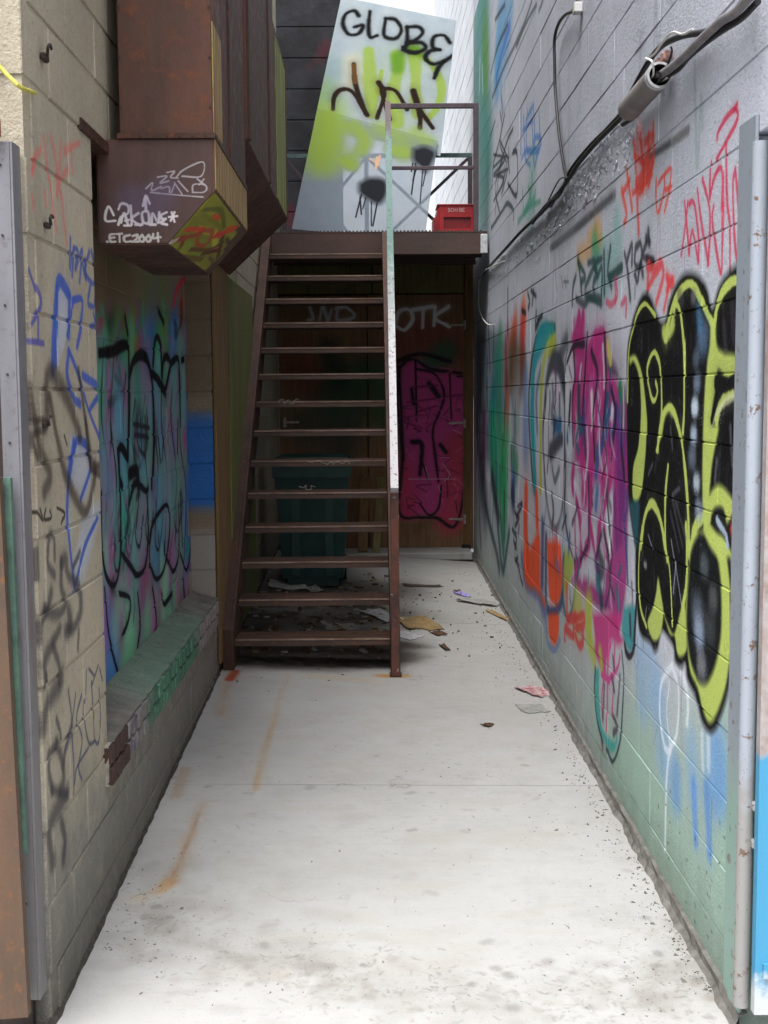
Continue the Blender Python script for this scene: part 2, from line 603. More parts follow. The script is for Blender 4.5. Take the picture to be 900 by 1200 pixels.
for p in ("455,20 470,90 460,140", "500,10 490,110", "480,0 520,50", "520,180 515,300 540,250", "530,240 570,200", "560,200 520,280", "410,160 440,180"):
    c.st(R6, p, (36, 38, 44), .03, .5, .85)
for p in ("340,560 370,545 330,640", "320,600 345,650 320,700 350,640", "300,720 330,780 320,860", "350,700 345,760", "320,930 345,980 360,1060 375,1110", "325,940 340,920", "310,800 330,860"):
    c.st(R7, p, (38, 32, 48), .026, .5, .85)

# turquoise arc, pale oval and magenta letters
R4, R5 = (600, 370, 6), (600, 550, 6)
c.fl(R4, "350,120 560,60 700,110 790,300 760,600 820,700 830,1200 600,1600 420,1700 350,1200", (158, 160, 170), .06, .9)
c.st(R4, "300,95 210,100 160,200 130,400 118,640 140,1100 165,1240", (26, 40, 46), .045, .5, .9)
c.st(R4, "285,135 215,150 175,240 150,400 140,640 150,900 158,1180", (30, 140, 152), .115, .35, .95)
c.st(R4, "200,380 170,560 175,800", (40, 60, 120), .05, .8, .6)
c.st(R4, "300,195 245,250 215,400 200,640 200,900 200,1200", (166, 172, 76), .075, .35, .95)
c.fl(R4, "255,330 290,240 340,240 370,400 380,700 375,1150 365,1300 330,1480 300,1520 260,1420 225,1150 212,800 230,520", (44, 48, 56), .03, .92)
c.fl(R4, "285,390 330,420 358,520 366,760 362,1100 355,1280 335,1420 300,1480 265,1400 236,1180 222,860 240,600 262,450", (190, 193, 203), .02, .95)
c.st(R4, "285,500 290,600 280,700 310,760", (80, 84, 92), .05, .8, .7)
c.st(R4, "270,960 330,880 350,870", (50, 50, 58), .06, .6, .85)
c.st(R4, "300,780 340,770", (40, 84, 130), .05, .6, .85)
c.st(R4, "280,1060 300,1160 330,1080", (80, 84, 92), .03, .6, .7)
c.st(R4, "385,170 340,300 365,500", (58, 62, 70), .08, .7, .7)
c.fl(R4, "640,330 700,320 740,400 730,440 660,430 600,360", (46, 48, 58), .03, .9)
c.fl(R4, "430,40 510,0 520,180 660,140 650,330 600,470 700,520 840,640 838,1140 560,1160 470,1060 500,760 420,640 430,420 450,240", (170, 56, 124), .03, .8)
c.fl(R4, "380,320 430,230 440,430 420,700 430,900 400,1000 375,900 372,560", (196, 198, 206), .02, .85)
c.fl(R4, "560,520 620,480 630,760 600,900 580,780", (200, 202, 210), .02, .85)
c.fl(R4, "660,560 700,600 690,780 640,880 650,700", (198, 204, 214), .02, .85)
c.fl(R5, "385,150 440,60 480,180 480,420 460,590 420,500", (190, 192, 200), .02, .9)
c.fl(R5, "500,200 545,180 560,420 520,560 495,420", (186, 188, 196), .02, .85)
c.fl(R5, "660,220 710,180 705,520 690,580 660,420", (196, 200, 208), .02, .85)
for p, r in (("470,20 455,120 430,180", .05), ("500,0 480,160", .05), ("440,225 490,210 490,330 450,470 430,620 440,760", .05), ("480,230 480,460", .05), ("620,160 575,220 535,380 520,560 505,800 520,960 545,1180", .065), ("640,150 640,460", .05), ("600,300 590,480 590,760 560,1000", .05), ("650,480 720,580 765,650", .07), ("540,300 600,420 560,560", .05), ("500,660 480,900 510,1040", .05), ("460,960 500,920 540,1060", .05), ("650,560 620,760 610,960", .035), ("700,640 680,900", .05)):
    c.st(R4, p, MAG, r * 1.3, .35, .95)
for p, r in (("430,0 425,120 470,300 490,500 480,640 440,680", .035), ("520,0 510,160", .09), ("560,0 545,330 565,480 600,590 615,420 650,250 690,60", .035), ("540,520 480,640 440,780", .035), ("650,440 660,560 700,640", .035), ("640,60 640,200", .05)):
    c.st(R5, p, MAG, r * 1.35, .4, .95)
c.fl(R5, "730,-400 830,-420 838,0 815,420 805,780 770,1060 720,1120 690,1020 600,980 440,830 420,760 520,760 640,860 660,700 700,560 715,100", (150, 46, 116), .025, .95)
for p in ("760,60 760,480", "720,200 735,520", "790,-200 780,300", "745,-260 750,0"):
    c.st(R5, p, (92, 40, 110), .05, .8, .65)
for p, k in (("670,570 655,700 660,760", (36, 74, 110)), ("735,660 710,820 690,860", (40, 44, 100)), ("400,790 390,860", (36, 84, 130)), ("640,860 610,1000", (50, 60, 120)), ("600,940 590,1100", (50, 80, 130)), ("750,700 770,900", (90, 60, 140)), ("470,500 470,720", (34, 66, 54)), ("410,560 400,740", (60, 44, 60)), ("390,300 420,240", (200, 204, 208)), ("560,560 565,700", (206, 208, 212)), ("670,200 690,320", (186, 176, 80)), ("760,500 770,560", (34, 96, 60)), ("710,640 700,700", (200, 208, 220))):
    c.st(R4, p, k, .04, .55, .9)
for p, k, r in (("600,150 590,260", (60, 100, 150), .04), ("670,330 690,590", (200, 206, 214), .04), ("620,620 640,700 600,760", (34, 40, 50), .06), ("620,860 630,940", (30, 60, 70), .06), ("600,700 600,820", (36, 110, 130), .04), ("440,100 440,560", (190, 192, 198), .03), ("580,420 590,560", (180, 184, 192), .03), ("500,640 490,760", (176, 180, 186), .035), ("740,860 750,960", (70, 100, 110), .035)):
    c.st(R5, p, k, r, .6, .85)
for p in ("430,230 440,430 420,640 430,900", "530,130 515,400 500,700 520,1000", "560,250 600,420 570,700 580,1000", "650,140 660,480 640,800", "700,520 730,700 700,1000", "780,640 770,900 790,1140", "385,330 430,215 510,200"):
    c.st(R4, p, (34, 28, 42), .024, .5, .85)
for p in ("370,0 370,300 400,520 440,650", "600,600 640,440 680,600", "380,330 350,420", "540,60 540,500", "660,120 700,590", "480,640 530,540"):
    c.st(R5, p, (40, 36, 48), .022, .5, .8)
for _ in range(95):
    px = rng.uniform(636, 741); py = rng.uniform(400, 690) + (740 - px) * .06
    if py > 470 + (px - 640) * 2.6 + 190:
        continue
    ln = rng.uniform(12, 60)
    k = [(30, 34, 44), (178, 180, 190), (150, 40, 104), (46, 70, 120), (26, 96, 104), (196, 190, 200), (96, 36, 96), (60, 56, 68)][int(rng.integers(0, 8))]
    c.st((0, 0, 1), f"{px:.1f},{py:.1f} {px+rng.normal(0,1.5):.1f},{py+ln*.5:.1f} {px+rng.normal(0,2):.1f},{py+ln:.1f}", k, rng.uniform(.010, .030), .45, rng.uniform(.5, .9))
for _ in range(60):
    px = rng.uniform(560, 604); py = rng.uniform(390, 590)
    ln = rng.uniform(15, 60)
    k = [(24, 30, 40), (30, 140, 90), (28, 110, 110), (120, 124, 134), (60, 54, 80), (40, 60, 70)][int(rng.integers(0, 6))]
    c.st((0, 0, 1), f"{px:.1f},{py:.1f} {px+rng.normal(0,.8):.1f},{py+ln:.1f}", k, rng.uniform(.014, .04), .6, rng.uniform(.4, .8))
# orange fills with a blue edge
OR = (222, 78, 34)
c.st(R5, "70,620 100,800 180,870 230,1000", (86, 96, 150), .07, .7, .8)
c.st(R5, "240,480 240,940 300,1000 350,900 360,640", (58, 60, 110), .05, .5, .9)
c.st(R5, "215,400 210,780", (62, 58, 110), .08, .6, .85)
c.fl(R5, "80,540 120,560 190,440 200,840 238,930 225,960 180,860 95,790", OR, .03, .95)
c.st(R5, "98,175 95,400 110,640", OR, .13, .35, .95)
c.st(R5, "172,215 175,360", OR, .12, .35, .95)
c.st(R5, "150,560 150,700", (190, 84, 60), .06, .8, .5)
c.fl(R5, "245,500 330,505 345,600 352,760 335,920 300,950 260,890", OR, .025, .95)
c.st(R5, "300,520 300,640", (196, 70, 60), .05, .8, .6)
c.st(R5, "310,660 330,700", (120, 92, 140), .06, .8, .7)
c.fl(R5, "255,1020 325,1020 325,1180 300,1240 262,1180", OR, .02, .95)
c.st(R5, "240,960 245,1200 300,1270 335,1200", (110, 130, 170), .03, .6, .8)
c.fl(R5, "365,560 410,600 430,680 400,820 360,870", (150, 166, 60), .03, .9)
c.st(R5, "345,900 390,1050 430,960 445,820", (44, 100, 110), .03, .5, .9)
c.st(R5, "385,830 385,1000", (190, 90, 80), .05, .7, .8)
for p in ("450,920 440,1060", "540,980 540,1140", "480,960 470,1100"):
    c.wash(R5, p, (166, 172, 74), .08, .85)
R8 = (660, 720, 6.667)
for p in ("10,190 15,110 50,150 80,170", "80,60 80,160", "90,40 160,10 155,90 100,100", "95,170 120,240 150,220 155,140", "30,40 100,20"):
    c.st(R8, p, (196, 70, 66), .035, .5, .9)
c.wash(R8, "200,20 210,180 240,320", (164, 172, 70), .07, .9)
c.fl(R8, "230,-10 440,-10 440,140 472,200 430,250 370,210 350,330 330,440 360,520 300,440 250,300 250,200", (178, 54, 120), .02, .95)
c.wash(R8, "290,300 300,400", (164, 176, 70), .035, .9)
c.fl(R8, "250,430 280,430 280,640 300,860 330,930 400,1000 415,930 420,1010 380,1080 330,1010 290,930 262,800 248,600", (62, 150, 146), .012, .92)
for p in ("330,440 300,640 310,820", "370,230 350,360 340,900", "400,240 390,600 380,780", "350,520 420,420 440,330", "300,470 360,520"):
    c.st(R8, p, (186, 70, 132), .018, .4, .9)
for p in ("320,560 310,800", "440,480 420,780", "380,500 400,600", "390,800 420,880 390,930", "385,330 395,420"):
    c.st(R8, p, (66, 48, 62), .022, .6, .8)
c.st(R8, "250,420 245,600 265,820 310,1000", (30, 58, 64), .014, .4, .95)
c.st(R8, "455,290 470,500 460,760 440,1000 385,1150 340,1050", (38, 56, 66), .014, .45, .95)
c.st(R8, "300,980 310,1040", (110, 60, 80), .02, .6, .8)
c.fl(R8, "470,-60 570,-60 560,120 545,270 520,300 480,230 455,120", (60, 140, 146), .015, .95)
c.st(R8, "575,-200 560,120 548,270 520,330 490,300 478,240", (28, 26, 36), .022, .4, .95)
c.st(R8, "520,20 525,150", (40, 44, 50), .025, .6, .8)

# the big black and lime piece nearest the street
B1, B2, B3 = (720, 300, 5), (720, 460, 5), (720, 620, 4.8)
OUT = parse("70,860 72,560 95,420 115,340 150,245 180,213 215,240 262,365 298,372 318,280 350,190 390,120 438,92 500,115 545,190 572,300 610,180 660,100 742,52 745,300 745,900", B1)
OUT += parse("730,640 690,700", B2)
OUT += parse("650,110 663,300 666,500 668,750 655,850 620,1000 575,1110 535,1145 490,1080 460,960 410,850 398,765 372,777 340,742 330,665 290,600 265,580 246,670 225,690 200,640 150,600 130,500 118,300 118,100", B3)
OUT += parse("120,900 85,640 75,300", B2)
c.fl(None, crom(np.vstack([c.uv(OUT), c.uv(OUT[:1])]), 4)[:-1], BLK, .014, 1, smooth=False, raw=True)
c.fl(B2, "85,640 140,620 150,700 135,900 120,900", (46, 100, 116), .02, .7)
L = LIME
for _ in range(120):
    px, py = rng.uniform(742, 866), rng.uniform(335, 790)
    if (py > 560 and px < 752) or (px < 800 and py > 700):
        continue
    c.st((0, 0, 1), f"{px:.1f},{py:.1f} {px+rng.normal(0,1):.1f},{py+rng.uniform(6,26):.1f}", [(44, 46, 56), (60, 64, 74), (34, 44, 54), (52, 46, 60)][int(rng.integers(0, 4))], rng.uniform(.008, .026), .9, rng.uniform(.2, .5))
def lime(reg, p, r, sft=.3):
    c.st(reg, p, L, r, sft, .97)
lime(B1, "75,850 82,560 112,410 142,320 180,280 215,315 240,350", .013)
c.fl(B1, "85,590 120,580 150,650 168,740 185,900 190,1000 182,1180 155,1400 110,1420 110,1240 140,1120 150,980 152,850 140,700 110,620 90,640", L, .010, .95)
lime(B1, "195,740 190,660 210,590 235,565 262,620 272,720 275,900 268,1040 248,1140", .016)
lime(B1, "195,740 215,830 235,845 250,790 240,740", .014)
lime(B1, "298,480 320,380 345,290 378,220 430,165 470,180 512,265 548,350 572,400 578,470", .022)
c.st(B1, "290,445 320,450 345,400", L, .035, .6, .9)
c.st(B1, "305,485 318,440", L, .022, .6, .9)
lime(B1, "335,400 350,330 360,280 385,320 402,450 410,600 410,900 402,1030", .017)
lime(B1, "585,400 600,300 635,210 690,150 742,138", .022)
c.fl(B1, "560,360 588,400 600,520 640,562 745,590 745,690 690,725 650,725 606,670 592,800 578,880 574,980 612,1000 590,1130 572,1240 556,1420 540,1560 526,1640 518,1500 516,1240 525,900 540,640 556,520", L, .012, .95)
lime(B1, "600,960 615,890 650,820 690,790 745,775", .024)
c.st(B2, "575,170 620,90 680,35 725,5", (206, 210, 170), .016, .6, .7)
c.st(B1, "600,740 650,755 690,740 745,705", BLK, .030, .3, .97)
c.st(B1, "608,760 600,830 572,960", BLK, .022, .4, .95)
lime(B2, "255,340 262,240 285,130 320,85 352,120 385,240 408,380 425,560 436,760 440,960", .020)
c.fl(B2, "270,130 320,65 362,120 340,140 320,115 295,150 275,260 262,250", L, .012, .95)
lime(B2, "315,430 302,560 298,700 300,900 308,980", .017)
lime(B3, "278,60 295,140 312,260 325,540", .012)
lime(B3, "405,-20 410,120 402,320 384,430", .020)
lime(B2, "155,900 178,730 215,650 250,690 278,780 298,900", .024)
lime(B3, "158,-10 142,120 136,300 148,450 180,550", .014)
c.fl(B3, "235,350 245,270 262,370 276,480 258,600 225,632 200,592 186,520 215,440", L, .010, .95)
c.fl(B3, "278,480 325,585 345,560 375,440 395,430 405,600 402,690 370,722 350,690 338,605 310,590", L, .010, .95)
lime(B2, "450,900 478,780 520,730", .026)
c.fl(B3, "440,-20 480,10 520,0 575,30 620,110 648,300 655,520 654,700 630,880 595,1000 560,1075 530,1092 500,1030 470,900 425,800 404,600 400,420 425,150", L, .012, .96)
c.fl(B3, "478,20 545,60 585,200 602,400 596,620 560,790 510,872 460,830 420,700 406,480 430,150", (12, 15, 18), .014, 1)
c.fl(B2, "535,640 580,560 615,538 662,580 722,680 720,740 690,740 650,800 690,900 700,960 600,960 530,830", L, .012, .96)
c.fl(B2, "562,770 575,700 605,670 640,690 662,790 690,715 722,760 725,960 700,960 640,850 600,820", BLK, .010, .97)
c.st(B2, "600,745 620,780 650,830 660,890", (168, 184, 204), .016, .5, .9)
c.st(B2, "690,800 705,860", (196, 72, 62), .026, .5, .95)
c.st(B2, "655,840 665,900", (140, 170, 200), .012, .5, .9)
for reg, p, k, r, o in ((B1, "490,745", (120, 138, 160), .035, .8), (B1, "480,890", (150, 170, 190), .035, .85), (B1, "480,600", (110, 124, 144), .035, .6), (B1, "520,480", (100, 130, 165), .05, .7), (B1, "490,330 500,400", (70, 112, 150), .035, .8), (B1, "470,240", (110, 110, 120), .025, .7), (B2, "475,85", (186, 200, 212), .032, .95), (B2, "470,245", (170, 190, 206), .036, .9), (B2, "462,380", (120, 136, 156), .045, .7), (B2, "488,530", (176, 190, 204), .030, .9), (B2, "500,690", (140, 152, 176), .030, .8), (B3, "510,210", (96, 106, 112), .045, .7), (B3, "470,470", (110, 120, 136), .05, .7), (B3, "480,590", (150, 168, 196), .045, .8), (B3, "495,770", (150, 152, 158), .05, .7), (B3, "560,390", (110, 116, 112), .035, .6), (B3, "540,560", (90, 96, 100), .05, .5)):
    q = c.uv(parse(p, reg))
    if len(q) == 1:
        q = np.vstack([q, q + [[.02, 0]]])
    c.st(None, q, k, r, .95, o, smooth=False, raw=True)
for p in ("640,400 650,540", "690,300 700,480", "380,220 400,260"):
    c.st(B1, p, (74, 70, 80), .03, .9, .5)
for p in ("330,200 340,330", "600,400 590,520", "680,200 690,420", "200,480 225,420", "380,560 340,600"):
    c.st(B2, p, (112, 110, 122), .014, .9, .6)
for p in ("190,30 215,110", "320,60 350,250 375,420", "180,440 170,520", "345,190 330,360"):
    c.st(B3, p, (150, 156, 170), .008, .7, .8)
c.st(B3, "170,200 178,205", (170, 172, 176), .02, .9, .7)
for p in ("340,620 400,900", "360,640 420,850", "330,700 380,930"):
    c.st(B2, p, (80, 84, 92), .012, .8, .6)
# scuffs where the paint has come off down by the kerb
for _ in range(90):
    y = 3.35 + abs(rng.normal(0, .55)); z = .04 + abs(rng.normal(0, .22))
    q = np.array([[y - 2.9, z + .1], [y - 2.9 + rng.normal(0, .008), z + .1 + rng.normal(0, .008)]])
    k = (70, 66, 60) if rng.random() < .5 else (160, 158, 150)
    c.st(None, q, k, rng.uniform(.0015, .0045), .6, .6, smooth=False, raw=True)

# ------------------------------------------------------------------ what is sprayed on the left wall
LW = Canvas('paint_left', (XL, 3.2, -.1), (0, 1, 0), (0, 0, 1), 5.2, 3.6, .004, .003, .95)
c = LW
L5, L4, L7, L8 = (0, 120, 4), (0, 280, 3), (0, 560, 5), (0, 780, 5.215)
PK = (196, 104, 100)
for p in ("150,320 160,270 190,220", "205,160 215,260 240,420 265,600", "240,165 265,300 268,440", "285,185 280,300 268,440", "320,310 280,380 290,450 300,560 312,660", "300,235 330,210 375,190", "335,220 340,330", "150,440 160,500", "210,420 215,480", "165,280 150,330"):
    c.st(L5, p, PK, .012, .8, .65)
BL = (62, 84, 158)
for p in ("330,640 328,780 345,690 340,810", "345,680 365,700 355,780 385,690 375,840", "385,740 405,830 400,740", "420,700 400,790 440,850 450,790 430,700", "425,860 415,940 440,960", "430,1050 450,1040 440,990", "448,900 445,950"):
    c.st(L5, p, BL, .011, .5, .85)
for p in ("145,785 165,850 192,940 150,1040", "180,1000 180,1110", "150,1120 205,1130"):
    c.st(L5, p, (70, 70, 150), .010, .4, .8)
c.fl(L4, "200,160 240,200 235,330 200,460 180,460", (176, 182, 200), .012, .6)
c.fl(L4, "245,700 300,720 330,800 300,920 260,880 240,1050 260,1120 300,960 345,930 345,1000 265,1240", (170, 182, 206), .02, .5)
for p, r in (("240,190 205,150 190,300 185,460", .020), ("245,200 240,340", .014), ("255,215 290,215 285,300 270,380", .013), ("260,215 235,340", .012), ("240,400 235,480 260,560 280,580", .016), ("240,390 275,480 310,600 350,700", .012), ("290,480 350,530 315,600", .014), ("300,720 270,710 250,800 240,900 240,1020 262,1230", .014), ("300,720 320,800 285,915", .013), ("262,1230 300,1080 345,980", .011), ("260,720 245,830", .020), ("200,180 195,440", .014)):
    c.st(L4, p, (58, 86, 168), r, .35, .9)
GR = (52, 42, 40)
for p, r in (("165,600 165,490 185,475 240,570 280,690", .030), ("175,560 200,700 240,850 300,960 330,860 335,800", .022), ("275,460 300,640 325,790 350,800", .018), ("300,640 320,800 350,830", .014), ("95,460 130,640 150,760 175,830 155,890", .024), ("125,640 160,640 160,665 125,690 130,740 140,770", .013)):
    c.st(L4, p, GR, r, .7, .75)
for p in ("130,960 150,990 140,950", "160,950 155,985 180,980 175,955", "200,945 230,965 215,1000", "225,690 235,725"):
    c.st(L4, p, (40, 36, 36), .006, .4, .9)
DG = (58, 56, 62)
for p, r in (("320,470 315,350 290,340 280,450 285,520 320,570", .014), ("360,500 385,480 400,570 460,640 470,780 430,880 400,880", .022), ("360,490 360,640 385,740 330,800 270,780", .018), ("300,670 280,760 240,860 235,960", .018), ("350,880 290,1000 260,1080 265,1200", .022), ("310,990 345,1100 350,1200", .016), ("230,430 235,580", .016), ("470,430 430,520", .012), ("190,730 195,900 205,970", .008), ("400,780 415,860 385,900", .026), ("460,900 455,1000", .012)):
    c.st(L7, p, DG, r, .8, .75)
for p, r in (("380,50 370,110 320,190 290,280 280,380", .028), ("350,330 370,400 375,450", .012), ("350,480 380,580 390,700 370,760", .020), ("350,480 310,540 300,640 320,760", .016), ("440,380 400,520 390,600", .018), ("410,780 340,900 310,1000 330,1200", .030), ("380,960 400,1060 390,1180", .022), ("280,50 285,130", .012), ("320,760 410,790", .018)):
    c.st(L8, p, DG, r, .8, .75)
for p in ("420,150 440,350 400,520", "465,170 440,400 450,600 450,800", "500,180 470,320 500,450 480,620 500,700", "520,210 510,290 540,470 580,460", "530,30 525,170", "560,100 570,300 575,440 600,470 615,320 605,140", "600,0 560,130", "610,20 625,90", "540,500 470,620 455,720", "545,20 575,60"):
    c.st(L8, p, (70, 74, 96), .007, .45, .85)
# green and grey on the far stretch, behind the stairs; its pale patch paints in lit wall
G4 = (230, 270, 2.264)
for p, k, r in (("110,80 120,250 125,420", (104, 112, 58), .30), ("85,200 90,480", (112, 90, 58), .20), ("75,560 80,700", (176, 112, 58), .14), ("105,520 90,760", (126, 120, 108), .25), ("150,60 170,150", (180, 180, 176), .25), ("70,760 68,860", (150, 58, 44), .14)):
    c.wash(G4, p, k, r, .7)

for z0_, z1_, k_, o_ in ((.6, 2.6, (104, 88, 68), .75), (1.75, 2.3, (92, 80, 64), .5), (1.12, 1.46, (44, 100, 172), .9), (.60, .86, (170, 172, 180), .5)):
    c.st(None, np.array([[6.95 - 3.2, z0_ + .1], [6.95 - 3.2, z1_ + .1]]), k_, .085, .95, o_, smooth=False, raw=True)

for _ in range(26):
    z_ = rng.uniform(1.06, 1.54)
    c.st(None, np.array([[6.955 - 3.2, z_ + .1], [6.985 - 3.2, z_ + .12]]), (46, 100, 168), rng.uniform(.02, .06), .95, .35, smooth=False, raw=True)

# mural in the recess
MU = Canvas('paint_mural', (XM, 3.95, .3), (0, 1, 0), (0, 0, 1), 3.2, 2.3, .004, .003, .72)
c = MU
M1, M2, M3 = (100, 310, 4.8), (100, 560, 3.243), (100, 620, 5)
c.fl(M1, "30,200 640,200 640,700 600,1000 620,1750 440,2000 30,2600", (112, 132, 134), .05, .9, smooth=False)
for p, k, r in (("150,300 200,240 330,270", (44, 128, 52), .14), ("330,300 420,220 470,300", (46, 130, 58), .14), ("170,330 240,420", (52, 138, 60), .08), ("270,260 250,420 300,500", (110, 140, 60), .07), ("440,330 470,430", (70, 140, 56), .07), ("390,250 350,420 340,520", (52, 100, 176), .12), ("500,250 490,430", (44, 96, 176), .13), ("590,280 600,700", (48, 96, 178), .13), ("610,850 620,1100", (40, 98, 176), .12), ("150,170 140,260", (30, 44, 44), .09), ("80,310 85,330", (170, 40, 60), .06), ("210,370 205,420", (130, 40, 44), .06), ("540,240 570,180", (110, 50, 40), .10), ("210,460 215,650", (66, 158, 126), .09), ("150,690 170,860", (70, 160, 150), .10), ("100,560 100,900", (72, 150, 120), .08), ("130,600 130,900", (140, 104, 136), .06), ("60,400 60,1100", (92, 140, 130), .08), ("50,1100 55,1700", (120, 104, 140), .08), ("230,820 230,980", (120, 130, 142), .1), ("310,560 310,600", (176, 60, 92), .10), ("305,640 310,780", (44, 150, 122), .10), ("405,460 410,620", (60, 158, 120), .08), ("450,620 460,690", (60, 156, 110), .07), ("360,700 355,760", (176, 90, 150), .08), ("410,780 420,980", (90, 150, 170), .10), ("210,660 215,740", (168, 84, 140), .07), ("480,900 490,930", (176, 70, 140), .05), ("555,900 560,960", (180, 62, 140), .06), ("560,620 570,860", (96, 110, 150), .10), ("480,760 500,1000", (130, 122, 150), .12), ("160,960 180,1100", (120, 140, 160), .14), ("300,900 320,1060", (50, 54, 60), .10), ("130,1080 130,1200", (140, 122, 150), .08), ("310,1100 320,1200", (96, 160, 140), .12)):
    c.wash(M1, p, k, r, .85)
for p, k, r in (("90,0 90,280", (150, 90, 150), .10), ("150,60 160,260", (70, 160, 150), .13), ("215,120 210,320", (120, 132, 150), .11), ("260,60 330,60", (100, 120, 150), .13), ("290,200 270,300", (70, 130, 170), .11), ("330,250 330,300", (160, 90, 150), .10), ("390,40 390,280", (60, 108, 176), .13), ("100,250 90,300", (140, 60, 120), .08), ("170,310 180,400", (90, 160, 140), .12), ("110,430 105,560", (126, 78, 118), .11), ("155,440 150,540", (122, 70, 112), .11), ("75,440 72,520", (60, 130, 190), .07), ("90,640 100,740", (70, 122, 190), .14), ("170,620 165,700", (110, 186, 140), .16), ("230,430 240,520", (140, 66, 112), .12), ("240,540 240,600", (110, 176, 140), .12), ("310,420 290,500", (150, 96, 130), .12), ("340,440 330,490", (120, 180, 120), .10), ("380,380 385,470", (156, 110, 150), .12), ("300,540 330,500", (110, 150, 120), .12)):
    c.wash(M2, p, k, r, .85)
for p in ("60,110 250,120 420,180 600,120", "60,160 300,190"):
    c.wash(M1, p, (112, 96, 76), .10, .75)
for _ in range(150):
    px = rng.uniform(112, 226); py = rng.uniform(352, 735)
    ln = rng.uniform(10, 46)
    k = [(20, 20, 28), (30, 30, 40), (60, 150, 128), (120, 80, 130), (70, 110, 160), (150, 156, 164), (40, 60, 70), (150, 80, 130), (96, 108, 120)][int(rng.integers(0, 9))]
    c.st((0, 0, 1), f"{px:.1f},{py:.1f} {px+rng.normal(0,2.5):.1f},{py+ln*.5:.1f} {px+rng.normal(0,2.5):.1f},{py+ln:.1f}", k, rng.uniform(.008, .034), .7, rng.uniform(.35, .8))
for x0_ in (122, 133, 147, 158, 170, 181, 192, 203, 214):
    y0_ = rng.uniform(400, 470); y1_ = rng.uniform(600, 690)
    c.st((0, 0, 1), f"{x0_},{y0_:.0f} {x0_-3},{(y0_+y1_)/2-40:.0f} {x0_+4},{(y0_+y1_)/2+30:.0f} {x0_+1},{y1_:.0f} {x0_+6},{y1_+14:.0f} {x0_+10},{y1_-20:.0f}", (18, 18, 26), .013, .5, .8)
c.wash(M2, "470,0 460,120", (38, 96, 170), .10, .9)
for _ in range(46):
    px, py = rng.uniform(114, 224), rng.uniform(385, 640)
    c.wash((0, 0, 1), f"{px:.0f},{py:.0f} {px+rng.normal(0,2):.0f},{py+rng.uniform(20,60):.0f}", [(80, 170, 148), (96, 150, 176), (112, 160, 166), (124, 120, 142), (90, 160, 140)][int(rng.integers(0, 5))], rng.uniform(.05, .10), rng.uniform(.35, .7))
for _ in range(16):
    px, py = rng.uniform(116, 215), rng.uniform(640, 740)
    c.wash((0, 0, 1), f"{px:.0f},{py:.0f} {px+rng.normal(0,2):.0f},{py+rng.uniform(15,40):.0f}", [(170, 100, 150), (130, 190, 160), (150, 90, 140)][int(rng.integers(0, 3))], rng.uniform(.05, .09), rng.uniform(.4, .7))
for p, r in (("80,500 150,490 235,455 245,560 245,800 240,1080", .026), ("250,620 275,540 320,510 355,560 380,720 385,1000 375,1250", .028), ("365,610 400,640 450,720", .028), ("430,620 440,540 460,520 480,560 470,620 450,720", .022), ("380,560 390,440 405,410 425,470 430,620", .022), ("480,560 520,530 530,640 535,900", .024), ("540,540 570,540 590,620 595,850", .024), ("185,1050 205,1030 240,1090", .024), ("185,1050 195,1200 210,1250", .02), ("225,300 240,390", .018), ("410,260 440,330", .018), ("440,980 430,1100", .014), ("410,980 420,1110", .014), ("250,1180 290,1160 300,1200", .03), ("520,880 520,1060", .016)):
    c.st(M1, p, (8, 8, 12), r * 1.15, .4, .98)
for p in ("290,860 300,1020 340,1080", "310,870 320,1060", "335,860 340,1060", "350,870 345,1040", "270,900 360,920", "275,960 355,970"):
    c.st(M1, p, (34, 34, 42), .016, .6, .8)
c.st(M1, "495,230 520,130 570,80 600,70", (178, 44, 66), .026, .6, .9)
c.st(M1, "540,240 570,140 600,220 580,180", (160, 40, 50), .026, .6, .9)
for p, r in (("60,60 65,260 80,370 110,410 130,340 135,200 130,-80", .018), ("140,290 175,340 200,370 230,330 240,200 235,60", .020), ("165,100 190,20 230,50 240,40", .022), ("245,330 250,200 290,120 315,110 320,200 300,340 270,385 245,330", .018), ("310,310 335,355 355,280 355,100", .016), ("360,290 385,350 400,270 405,100", .016), ("360,60 370,260", .016), ("75,420 90,600 130,760", .014), ("130,440 170,460 165,540 140,600", .016), ("200,440 210,560 200,640", .016), ("255,420 270,540 260,600 230,640", .016), ("290,440 300,480 330,440", .018), ("370,380 385,490", .012)):
    c.st(M2, p, (16, 14, 26), r, .4, .97)

# ------------------------------------------------------------------ door wall, boards, duct, tread scribbles, slab stains
DY = 11.98
DW = Canvas('paint_door', (-.9, DY, .1), (1, 0, 0), (0, 0, 1), 1.95, 2.8, .004, .004, .85)
c = DW
D1, D5 = (440, 400, 4.614), (250, 280, 2.571)
c.wash(D5, "250,380 300,420 430,440", (96, 34, 34), .22, .6)
c.wash(D5, "480,370 620,310 740,330", (110, 36, 42), .16, .6)
c.wash(D5, "400,480 480,420 520,520", (22, 74, 48), .22, .8)
c.wash(D5, "640,390 700,340", (30, 84, 60), .10, .8)
c.wash(D5, "300,560 380,600", (20, 60, 60), .2, .6)
c.wash(D5, "350,330 370,430", (30, 46, 34), .1, .8)
c.fl(D1, "130,130 200,95 300,150 440,170 485,200 490,480 480,800 430,1000 330,950 240,950 130,930 145,620 120,330", (168, 58, 120), .05, .95)
c.wash(D1, "440,560 430,900 390,980", (160, 54, 70), .12, .8)
c.wash(D1, "150,700 170,900", (176, 50, 80), .12, .7)
